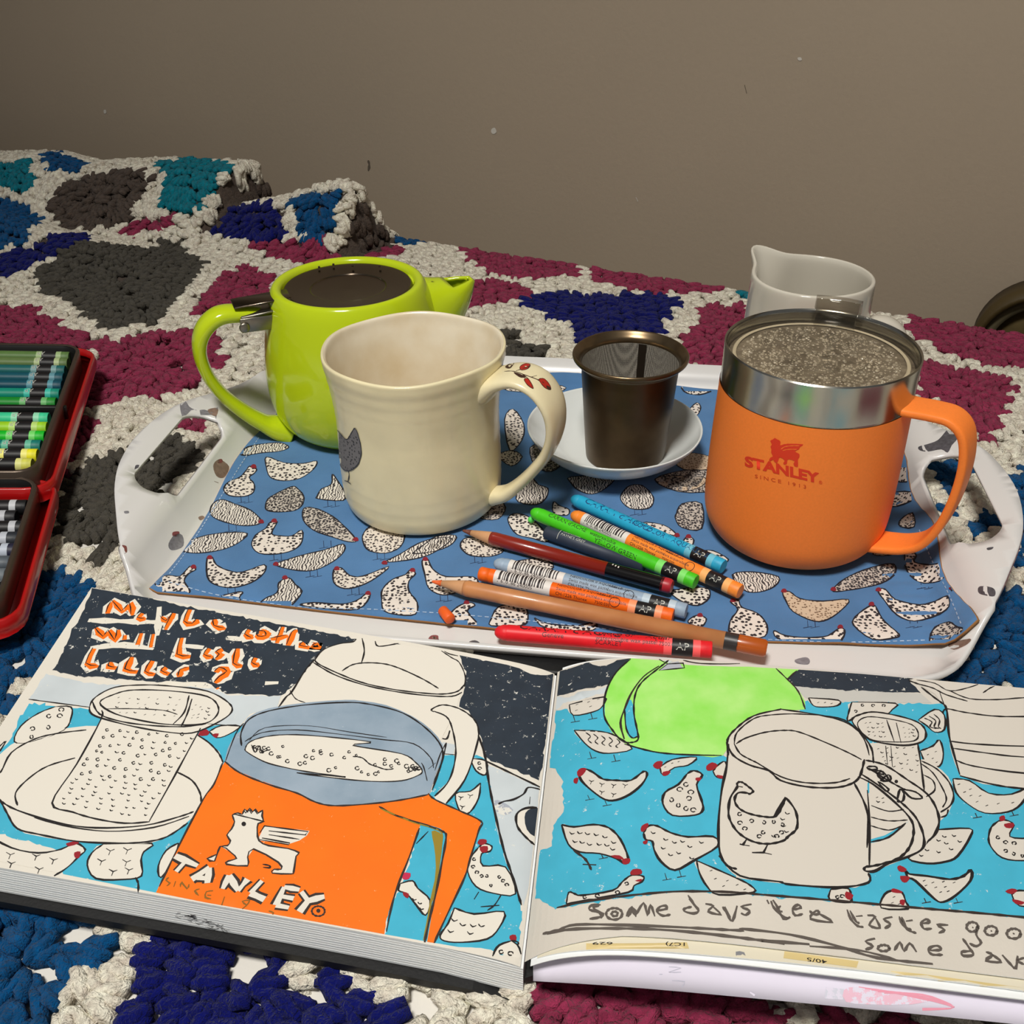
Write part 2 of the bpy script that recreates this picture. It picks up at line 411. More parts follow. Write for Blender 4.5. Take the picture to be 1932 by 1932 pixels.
def hit_hf(px, py):
    d = ray(px, py); t = np.linspace(0.15, 2.6, 2400); P = CAM + d * t[:, None]
    below = P[:, 2] < zb(P[:, 0], P[:, 1]); i = int(np.argmax(below)) if below.any() else len(t) - 1
    return P[i]
def pip(x, y, poly):
    c = np.zeros(len(x), bool); n = len(poly)
    for i in range(n):
        x1, y1 = poly[i]; x2, y2 = poly[(i + 1) % n]
        if y1 == y2: continue
        k = ((y1 > y) != (y2 > y)) & (x < (x2 - x1) * (y - y1) / (y2 - y1) + x1); c ^= k
    return c
WPOLY = [[tuple(hit_hf(*p)[:2]) for p in q[1]] for q in PATCH]
rng = np.random.default_rng(7)
pitch = 0.0118
A = np.array([math.cos(0.5), math.sin(0.5)]); B2 = np.array([-math.sin(0.5), math.cos(0.5)])
ii, jj = np.meshgrid(np.arange(-130, 170), np.arange(-130, 150)); ii = ii.ravel(); jj = jj.ravel()
cx = (ii + 0.5 * (jj % 2)) * pitch; cy = jj * pitch * 0.86
X = 0 + A[0] * cx + B2[0] * cy; Y = 0.6 + A[1] * cx + B2[1] * cy
X += rng.normal(0, 0.0009, len(X)); Y += rng.normal(0, 0.0009, len(Y))
e = 1e-3
_g = np.hypot((zb(X + e, Y) - zb(X - e, Y)) / (2 * e), (zb(X, Y + e) - zb(X, Y - e)) / (2 * e))
for thr, seed in ((0.45, 1), (0.8, 2), (1.2, 3), (1.7, 4), (2.2, 5), (2.8, 6)):
    k_ = _g > thr; X = np.concatenate([X, X[:len(_g)][k_] + rng.uniform(-.006, .006, k_.sum())]); Y = np.concatenate([Y, Y[:len(_g)][k_] + rng.uniform(-.006, .006, k_.sum())])
s_, d_ = sd(X, Y)
keep = (d_ > -0.004) & (s_ > -0.85) & (s_ < 0.92) & (Y > 0.07)
q = np.stack([X, Y, zb(X, Y)], 1); pp = proj(q)
front = ((q - CAM) @ FW) > 0.05
keep &= front & (pp[:, 0] > -420) & (pp[:, 0] < 2900) & (pp[:, 1] < 2250)
TA = math.radians(-8.0); TC = np.array([0.025, 0.475]); TE1 = np.array([math.cos(TA), math.sin(TA)]); TE2 = np.array([-math.sin(TA), math.cos(TA)])
def tuv(x, y): d = np.stack([np.asarray(x) - TC[0], np.asarray(y) - TC[1]], -1); return d @ TE1, d @ TE2
def txy(u, v): return TC[0] + TE1[0] * u + TE2[0] * v, TC[1] + TE1[1] * u + TE2[1] * v
u_, v_ = tuv(X, Y); keep &= ~((np.abs(u_) < 0.165) & (np.abs(v_ + 0.008) < 0.118))
keep &= ~pip(X, Y, [(-0.165, 0.235), (0.0, 0.205), (0.19, 0.185), (0.20, 0.25), (0.02, 0.285), (-0.155, 0.315)])
_h = np.zeros(len(X), bool); _h[:len(ii)] = (ii % 4 == 0) & (jj % 4 == 1) & (rng.random(len(ii)) < .55); keep &= ~(_h & (d_ > .15))
X = X[keep]; Y = Y[keep]; n = len(X)
reg = np.full(n, -1)
for k, w in enumerate(WPOLY):
    if k in (0,): pass
    reg[pip(X, Y, w)] = k
s_, d_ = sd(X, Y)
zone = (s_ < .05) & (d_ < .12) & (s_ > -.7)
pz = proj(np.stack([X, Y, zb(X, Y)], 1)); reg[zone] = -1
for k, (_, poly, _) in enumerate(PATCH): reg[zone & pip(pz[:, 0], pz[:, 1], poly)] = k
edg = ((d_ < .085) & (s_ > -.1235) & (s_ < -.112)) | ((np.abs(d_ - .06) < .045) & (s_ > .033) & (s_ < .044)); reg[edg] = -1; reg[(d_ < .085) & (s_ > -.134) & (s_ <= -.1235)] = -1
reg[(np.abs(d_ - .06) < .04) & (s_ > .021) & (s_ <= .033)] = -1
# beyond the photograph the same pattern of centres goes on
pp = proj(np.stack([X, Y, zb(X, Y)], 1)); off = (pp[:, 0] < -20) | (pp[:, 0] > 1950) | (pp[:, 1] > 1950)
hu = X * 6.2; hv = Y * 6.2; hi = np.floor(hu + 0.5 * (np.floor(hv) % 2)); hj = np.floor(hv)
fu = hu + 0.5 * (hj % 2) - hi - 0.5; fv = hv - hj - 0.5
names = list(YC)[:6]
ci = ((hi * 7 + hj * 13) % 6).astype(int)
isc = (np.hypot(fu, fv) < 0.40) & off & (reg < 0)
cen = np.array([np.mean(w, 0) for w in WPOLY])
# direction of every stitch: it radiates from the nearest centre
dd = (X[:, None] - cen[None, :, 0]) ** 2 + (Y[:, None] - cen[None, :, 1]) ** 2
near = np.where(reg >= 0, reg, np.argmin(dd, 1))
ang = np.arctan2(Y - cen[near, 1], X - cen[near, 0]) + rng.normal(0, 0.35, n)
# small holes of the open-work
def lobe(nu, nv, twist):
    v = []; f = []
    for i in range(nu):
        u = -1 + 2 * (i + 0.5) / nu; r = (1 - abs(u) ** 2.6) ** 0.5
        for k in range(nv):
            a = 2 * math.pi * k / nv; rr = r * (1 + (0.20 * math.cos(2 * a + u * 5.5) if twist else 0))
            v.append((u, rr * math.cos(a), rr * math.sin(a)))
    for i in range(nu - 1):
        for k in range(nv): f.append((i * nv + k, i * nv + (k + 1) % nv, (i + 1) * nv + (k + 1) % nv, (i + 1) * nv + k))
    f.append(tuple(range(nv - 1, -1, -1))); f.append(tuple((nu - 1) * nv + k for k in range(nv)))
    return np.array(v), f
LH = lobe(6, 9, True); LL = lobe(4, 6, False)
e = 1e-3
gx = (zb(X + e, Y) - zb(X - e, Y)) / (2 * e); gy = (zb(X, Y + e) - zb(X, Y - e)) / (2 * e); Z = zb(X, Y)
LAY = [(-0.42, -0.0036, 0.0, 1.0), (0.0, 0.0, 0.0008, 1.08), (0.42, 0.0036, 0.0, 1.0), (1.57, 0.0, -0.0022, 1.15), (0.75, 0.004, -0.0026, 1.0)]   # three trebles fanned from one hole, and the chain beneath
def stitches(sel, name, m, parent, label=None, kind=None):
    if not len(sel): return None
    V = []; loops = []; tot = 0; sizes = []
    for (tmpl, sub) in ((LH, sel[Y[sel] < 0.62]), (LL, sel[Y[sel] >= 0.62])):
        if not len(sub): continue
        tv, tf = tmpl; nt_ = len(tv)
        for (da, dx, dz, sc) in LAY:
            jit = rng.normal(0, 0.14, len(sub)); a = ang[sub] + da + jit; k = len(sub)
            big = rng.uniform(0.88, 1.14, k) * sc
            L_ = 0.0072 * big; w_ = 0.0029 * rng.uniform(0.85, 1.15, k); h_ = 0.0029 * rng.uniform(0.85, 1.2, k)
            ax = np.stack([np.cos(a), np.sin(a), gx[sub] * np.cos(a) + gy[sub] * np.sin(a) + rng.normal(0, .16, k)], 1); ax /= np.linalg.norm(ax, axis=1)[:, None]
            nn = np.stack([-gx[sub], -gy[sub], np.ones(k)], 1); nn /= np.linalg.norm(nn, axis=1)[:, None]
            bb_ = np.cross(nn, ax); bb_ /= np.linalg.norm(bb_, axis=1)[:, None]; n2 = np.cross(ax, bb_)
            a0 = ang[sub]
            c = np.stack([X[sub] - np.sin(a0) * dx, Y[sub] + np.cos(a0) * dx, Z[sub] - 0.0032 + dz + rng.normal(0, 0.0005, k)], 1)
            P = c[:, None, :] + tv[None, :, 0:1] * (ax * L_[:, None])[:, None, :] + tv[None, :, 1:2] * (bb_ * w_[:, None])[:, None, :] + tv[None, :, 2:3] * (n2 * h_[:, None])[:, None, :]
            V.append(P.reshape(-1, 3))
            base = tot + np.arange(k) * nt_
            for q in tf: pass
            quads = np.array([q for q in tf if len(q) == 4]); caps = [q for q in tf if len(q) != 4]
            loops.append((quads[None] + base[:, None, None]).reshape(-1, 4))
            for cp in caps:
                cpa = np.array([(cp[0], cp[i], cp[i + 1], cp[i + 1]) for i in range(1, len(cp) - 1)])[:, :3]
                loops.append((cpa[None] + base[:, None, None]).reshape(-1, 3))
            tot += k * nt_
    V = np.concatenate(V); me = bpy.data.meshes.new(name)
    ls = np.concatenate([l.ravel() for l in loops]); tt = np.concatenate([np.full(len(l), l.shape[1]) for l in loops])
    me.vertices.add(len(V)); me.vertices.foreach_set('co', V.astype(np.float32).ravel())
    me.loops.add(len(ls)); me.loops.foreach_set('vertex_index', ls.astype(np.int32))
    me.polygons.add(len(tt)); st = np.concatenate([[0], np.cumsum(tt)[:-1]])
    me.polygons.foreach_set('loop_start', st.astype(np.int32)); me.polygons.foreach_set('loop_total', tt.astype(np.int32))
    me.polygons.foreach_set('use_smooth', np.ones(len(tt), bool)); me.update(calc_edges=True)
    me.materials.append(m); o = link(name, me, parent); ORG[o.name] = (0, 0, 0)
    if label: o['label'] = label
    if kind: o['kind'] = kind
    return o
blanket = thing('crochet_blanket', 'crochet blanket of teal, blue, navy, maroon and grey patches joined by cream, covering the bed', 'blanket', (0, 0, 0))
for k, (col, _, lab) in enumerate(PATCH):
    stitches(np.nonzero(reg == k)[0], 'crochet_patch', yarn(col), blanket, lab)
stitches(np.nonzero(edg)[0], 'edging', yarn('brown'), blanket, 'brown-grey edging at the ends of the far folds', 'stuff')
isc &= ~edg
stitches(np.nonzero((reg < 0) & ~isc & ~edg)[0], 'joining_stitches', yarn('cream'), blanket, 'cream joining stitches between the coloured patches', 'stuff')
for k, nm in enumerate(names):
    stitches(np.nonzero(isc & (ci == k))[0], 'crochet_patch', yarn(nm), blanket, kind='stuff')
gs = np.arange(-.85, .12, .006); gd = np.arange(.0, .22, .006); v = []; f = []
for j, dq in enumerate(gd):
    for i, sq in enumerate(gs):
        p = WP + WD * sq + WN * dq; v.append((p[0], p[1], float(zb(p[0], p[1])) - .0058))
for j in range(len(gd) - 1):
    for i in range(len(gs) - 1): k = j * len(gs) + i; f.append((k, k + 1, k + 1 + len(gs), k + len(gs)))
mesh('lining', v, f, [yarn('brown')], parent=blanket)['label'] = 'brown-grey underside of the blanket in the far folds'

# ================================================================== round thing at the far right, between bed and wall
M_ol = mat('olive_brown_weave', (84, 70, 36), 0.8, var=0.25, vscale=40, bump=0.5, bscale=220); M_ol2 = mat('dark_olive_rim', (70, 56, 26), 0.6); M_ol3 = mat('dull_olive_band', (96, 88, 64), 0.7)
bc = onplane(1958, 662, (wb[0], wb[1], 0) + np.append(WN * 0.035, 0), (WN[0], WN[1], 0))
fwv = np.array([WN[0], WN[1], 0.0]); rtv = np.array([WD[0], WD[1], 0.0]); upv = np.array([0, 0, 1.0])
bk = thing('round_basket', 'olive-brown round basket with dark rim standing between bed and wall', 'basket', bc - np.array([0, 0, .0525]))
def disc(name, R0, R1, y0, y1, m, n=48):
    v = []; f = []
    for (r, y) in ((R0, y0), (R1, y0), (R1, y1), (R0, y1)):
        for i in range(n):
            a = 2 * math.pi * i / n; v.append(bc + rtv * r * math.cos(a) + upv * r * math.sin(a) + fwv * y)
    for k in range(4):
        for i in range(n): f.append((k * n + i, k * n + (i + 1) % n, (k + 1) % 4 * n + (i + 1) % n, (k + 1) % 4 * n + i))
    return mesh(name, v, f, [m], parent=bk)
disc('rim', (.047), .0525, -.030, .010, M_ol2); disc('inner_band', .038, .0472, -.030, .004, M_ol3); disc('bottom', .0005, .0385, -.030, -.004, M_ol)

# ================================================================== tray
def zt(u, v, top=True):
    u = np.abs(np.asarray(u, float)); vv = np.asarray(v, float) + 0.008
    U0, V0, R = 0.187, 0.132, 0.032
    dx = np.maximum(u - (U0 - R), 0); dy = np.maximum(np.abs(vv) - (V0 - R), 0); d = np.hypot(dx, dy) - R
    t = np.clip(d, 0, None)
    return -0.0016 + 0.0205 * sstep(0, 1, np.clip(t / 0.015, 0, 1) * 0.72) / 0.72 * 0.97 + 0.011 * sstep(0.012, 0.05, t)
half = [(.10, -.151), (.150, -.151), (.168, -.148), (.180, -.141), (.189, -.130), (.197, -.118), (.206, -.106), (.217, -.085), (.226, -.066), (.232, -.046), (.235, -.02), (.232, .008), (.226, .028), (.217, .047), (.208, .068), (.202, .090), (.197, .108), (.188, .124), (.175, .132), (.155, .136), (.10, .137)]
outl = cat_(half + [(-a, b) for a, b in half[::-1]], 4, True)
def rrect(u0, u1, v0, v1, r, k=6, skew=0.0):
    P = []
    for (cx_, cy_, a0) in ((u1 - r, v1 - r, 0), (u0 + r, v1 - r, 90), (u0 + r, v0 + r, 180), (u1 - r, v0 + r, 270)):
        for i in range(k + 1):
            a = math.radians(a0 + 90 * i / k); P.append(np.array([cx_ + r * math.cos(a), cy_ + r * math.sin(a)]))
    return P
def rev(P): return P[::-1]
h1 = [np.array([p[0] + (0.0 if p[0] < .212 else 0), p[1]]) for p in rrect(.199, .2235, -.062, .020, .0095)]
h1 = [np.array([p[0] - (0.004 * sstep(.20, .2235, p[0]) * abs((p[1] + .021) / .041) ** 3), p[1]]) for p in h1]
hl = [np.array([-p[0], p[1]]) for p in h1]
pts = [Vector(p) for p in outl]; n0 = len(pts)
loopsF = [list(range(n0))]
edges = []
for hh in (h1, hl):
    k0 = len(pts); pts += [Vector(p) for p in hh]; edges += [(k0 + i, k0 + (i + 1) % len(hh)) for i in range(len(hh))]
for gu in np.arange(-.24, .241, .006):
    for gv in np.arange(-.156, .142, .006): pts.append(Vector((gu + .0003, gv + .0002)))
r = delaunay_2d_cdt(pts, edges, loopsF, 1, 1e-6)
tv_ = np.array([(p[0], p[1]) for p in r[0]]); tf_ = []
cc = np.array([np.mean([tv_[i] for i in q], 0) for q in r[2]])
inh = pip(cc[:, 0], cc[:, 1], [tuple(p) for p in h1]) | pip(cc[:, 0], cc[:, 1], [tuple(p) for p in hl])
tf_ = [tuple(q) for q, k in zip(r[2], inh) if not k]
used = sorted({i for q in tf_ for i in q}); rm = {a: b for b, a in enumerate(used)}
tv_ = tv_[used]; tf_ = [tuple(rm[i] for i in q) for q in tf_]
wx, wy = txy(tv_[:, 0], tv_[:, 1]); wz = zt(tv_[:, 0], tv_[:, 1])
M_tray = mat('white_melamine', (218, 216, 214), 0.30, var=0.015, vscale=12, coat=0.3)
tray_v = np.stack([wx, wy, wz], 1)
tray = mesh('serving_tray', tray_v, tf_, [M_tray], origin=(TC[0], TC[1], -0.004))
sm = tray.modifiers.new('thickness', 'SOLIDIFY'); sm.thickness = 0.0024; sm.offset = -1
tag(tray, 'white melamine tray with two cut-out handles and faded printed hens, lying on the blanket', 'tray')
traybvh = bvh_of(tray)
mb = MB(); pr = Print(traybvh, mb, base=6e-5)
M_pg = mat('faded_grey_print', (128, 126, 132), 0.4, var=0.2, vscale=500); M_pb = mat('faded_brown_print', (140, 116, 104), 0.4, var=0.2, vscale=400); M_pr_ = mat('faded_red_print', (140, 78, 80), 0.4); M_pd = mat('dark_grey_print', (82, 80, 86), 0.4, var=0.3, vscale=500)
for (poly, m) in [
 ([(341, 758), (350, 757), (358, 768), (372, 774), (386, 773), (404, 779), (408, 770), (411, 772), (405, 800), (398, 806), (388, 792), (372, 784), (356, 786), (346, 790), (340, 772)], M_pg),
 ([(392, 773), (411, 770), (408, 785), (398, 782)], M_pb),
 ([(255, 879), (266, 879), (266, 890), (259, 905), (254, 903)], M_pd), ([(402, 880), (408, 869), (418, 868), (432, 880), (428, 894), (420, 902), (408, 898)], M_pb), ([(410, 868), (418, 866), (420, 872), (412, 874)], M_pr_),
 ([(318, 1025), (330, 1008), (344, 1010), (346, 1030), (330, 1038), (320, 1036)], M_pg), ([(326, 1004), (338, 1003), (336, 1012), (326, 1012)], M_pr_),
 ([(221, 1040), (230, 1038), (234, 1050), (228, 1056), (221, 1054)], M_pg), ([(226, 1030), (238, 1030), (239, 1042), (230, 1044)], M_pr_), ([(234, 965), (242, 964), (243, 968), (236, 969)], M_pg),
 ([(374, 976), (382, 973), (386, 977), (378, 982)], M_pb), ([(368, 1115), (366, 1120)] + [(372, 1118)], M_pg),
 ([(1733, 843), (1750, 838), (1770, 830), (1786, 812), (1798, 804), (1806, 812), (1806, 828), (1796, 840), (1788, 854), (1776, 848), (1752, 852), (1736, 850)], M_pd),
 ([(1845, 1112), (1850, 1106), (1870, 1108), (1878, 1115), (1876, 1125), (1862, 1124), (1848, 1120)], M_pd), ([(1862, 1034), (1874, 1032), (1872, 1036), (1864, 1038)], M_pd),
 ([(810, 1209), (818, 1201), (826, 1205), (836, 1214), (850, 1218), (880, 1218), (888, 1210), (904, 1212), (902, 1222), (870, 1226), (836, 1224), (812, 1218)], M_pb), ([(808, 1206), (814, 1199), (826, 1199), (826, 1207), (816, 1210)], M_pr_), ([(884, 1212), (896, 1208), (906, 1214), (902, 1224), (892, 1222)], M_pd),
 ([(1500, 1245), (1520, 1240), (1528, 1246), (1524, 1254), (1504, 1252)], M_pg), ([(1790, 1215), (1830, 1205), (1826, 1215), (1800, 1226)], M_pb),
]: pr.fill(poly, m, layer=0, grid=9)
pr.line([(276, 918), (290, 930)], .0009, M_pd); pr.line([(270, 912), (262, 906)], .0007, M_pd); pr.line([(404, 908), (412, 911)], .0009, M_pb)
out(mb, 'printed_hens', tray)['kind'] = 'stuff'

# ================================================================== cloth placemat with hens
ML = [(-.1925, -.1140), (-.1930, .05), (-.1925, .1330)]
GU, GV = 110, 74
v = []; f = []
for j in range(GV + 1):
    for i in range(GU + 1):
        a = i / GU; b = j / GV
        u0 = -.1895 + .002 * math.sin(b * 9); u1 = .1960 + .0012 * math.sin(b * 21 + 1) - .001 * b
        va = -.1180 + .0030 * a - .0075 * math.sin(math.pi * a) + .0012 * math.sin(a * 9 + .5); vb = .1325 + .001 * math.sin(a * 7)
        u = u0 + (u1 - u0) * a; vq = va + (vb - va) * b
        z = float(zt(u, vq)) + .0018 + .0005 * mnoise.noise(Vector((u * 60, vq * 60, 0)))
        z += .0007 * math.exp(-((a - .965) / .03) ** 2) * (1 + math.sin(b * 150)) + .0009 * math.exp(-((b - .03) / .03) ** 2) * (1 + .8 * math.sin(a * 23))
        z += .0030 * math.exp(-((a - 1) / .05) ** 2 - (b / .06) ** 2)
        k_ = float(sstep(.09, .135, vq)); u = u * (1 - .075 * k_) ; vq -= .006 * k_ * abs(a - .5) * 2; z = float(zt(u, vq)) + (z - float(zt(u / (1 - .075 * k_), vq + .006 * k_ * abs(a - .5) * 2)))
        x, y = txy(u, vq); v.append((x, y, z))
for j in range(GV):
    for i in range(GU):
        k = j * (GU + 1) + i; f.append((k, k + 1, k + GU + 2, k + GU + 1))
M_cl = mat('blue_cotton', (80, 122, 168), 0.85, var=0.10, vscale=34, bump=0.5, bscale=1500, bdist=0.0003, sheen=0.2, spec=0.2)
M_back = mat('mustard_backing', (150, 104, 58), 0.85)
cloth = mesh('placemat', v, f, [M_cl, M_back], origin=(TC[0], TC[1], 0))
sm = cloth.modifiers.new('thickness', 'SOLIDIFY'); sm.thickness = 0.0014; sm.offset = -1; sm.material_offset = 1; sm.material_offset_rim = 1
tag(cloth, 'blue cotton placemat printed with white speckled hens, lying in the tray', 'placemat')
clothbvh = bvh_of(cloth)
def hen_mat(name, base, ink, scale, thr, wave=False):
    m = bpy.data.materials.new(name); m.use_nodes = True; N = m.node_tree.nodes; L = m.node_tree.links; b = N['Principled BSDF']; b.inputs['Roughness'].default_value = 0.85
    tc = N.new('ShaderNodeTexCoord')
    if wave:
        t = N.new('ShaderNodeTexWave'); t.inputs['Scale'].default_value = scale; t.inputs['Distortion'].default_value = 9; t.inputs['Detail'].default_value = 1.5; t.inputs['Detail Scale'].default_value = 1.2; o_ = t.outputs['Fac']
    else:
        t = N.new('ShaderNodeTexVoronoi'); t.inputs['Scale'].default_value = scale; t.inputs['Randomness'].default_value = .75; o_ = t.outputs['Distance']
        nz = N.new('ShaderNodeTexNoise'); nz.inputs['Scale'].default_value = scale * 1.3
        ad = N.new('ShaderNodeMath'); ad.operation = 'MULTIPLY_ADD'; ad.inputs[1].default_value = 0.5; L.new(tc.outputs['Object'], nz.inputs[0]); L.new(nz.outputs['Fac'], ad.inputs[0]); L.new(o_, ad.inputs[2]); o_ = ad.outputs[0]
    L.new(tc.outputs['Object'], t.inputs['Vector'])
    r = N.new('ShaderNodeValToRGB'); r.color_ramp.elements[0].position = thr; r.color_ramp.elements[1].position = thr + .07
    r.color_ramp.elements[0].color = (*lin(ink), 1); r.color_ramp.elements[1].color = (*lin(base), 1)
    L.new(o_, r.inputs[0]); L.new(r.outputs[0], b.inputs['Base Color']); return m
HM = [hen_mat('print_dots', (226, 216, 206), (44, 36, 40), 470, .60), hen_mat('print_fine_dots', (222, 212, 200), (58, 48, 50), 640, .62), hen_mat('print_scales', (224, 216, 206), (60, 52, 54), 210, .30, True), hen_mat('print_dense', (196, 186, 176), (50, 44, 48), 700, .70), hen_mat('print_tan', (206, 184, 158), (120, 96, 76), 650, .56)]
M_ink = mat('print_ink', (32, 28, 36), .85); M_red = mat('print_red', (132, 30, 44), .85); M_stitch = mat('white_thread', (170, 190, 216), .8); M_legs = mat('print_leg_ink', (38, 44, 74), .85)
mb = MB(); pr = Print(clothbvh, mb, step=3e-5, base=1.2e-4)
T1 = lambda P: [(200 + x / 3.22, 780 + y / 3.22) for x, y in P]
T3 = lambda P: [(780 + x / 2.76, 900 + y / 2.76) for x, y in P]
T2 = lambda P: [(1300 + x / 3.057, 850 + y / 3.057) for x, y in P]
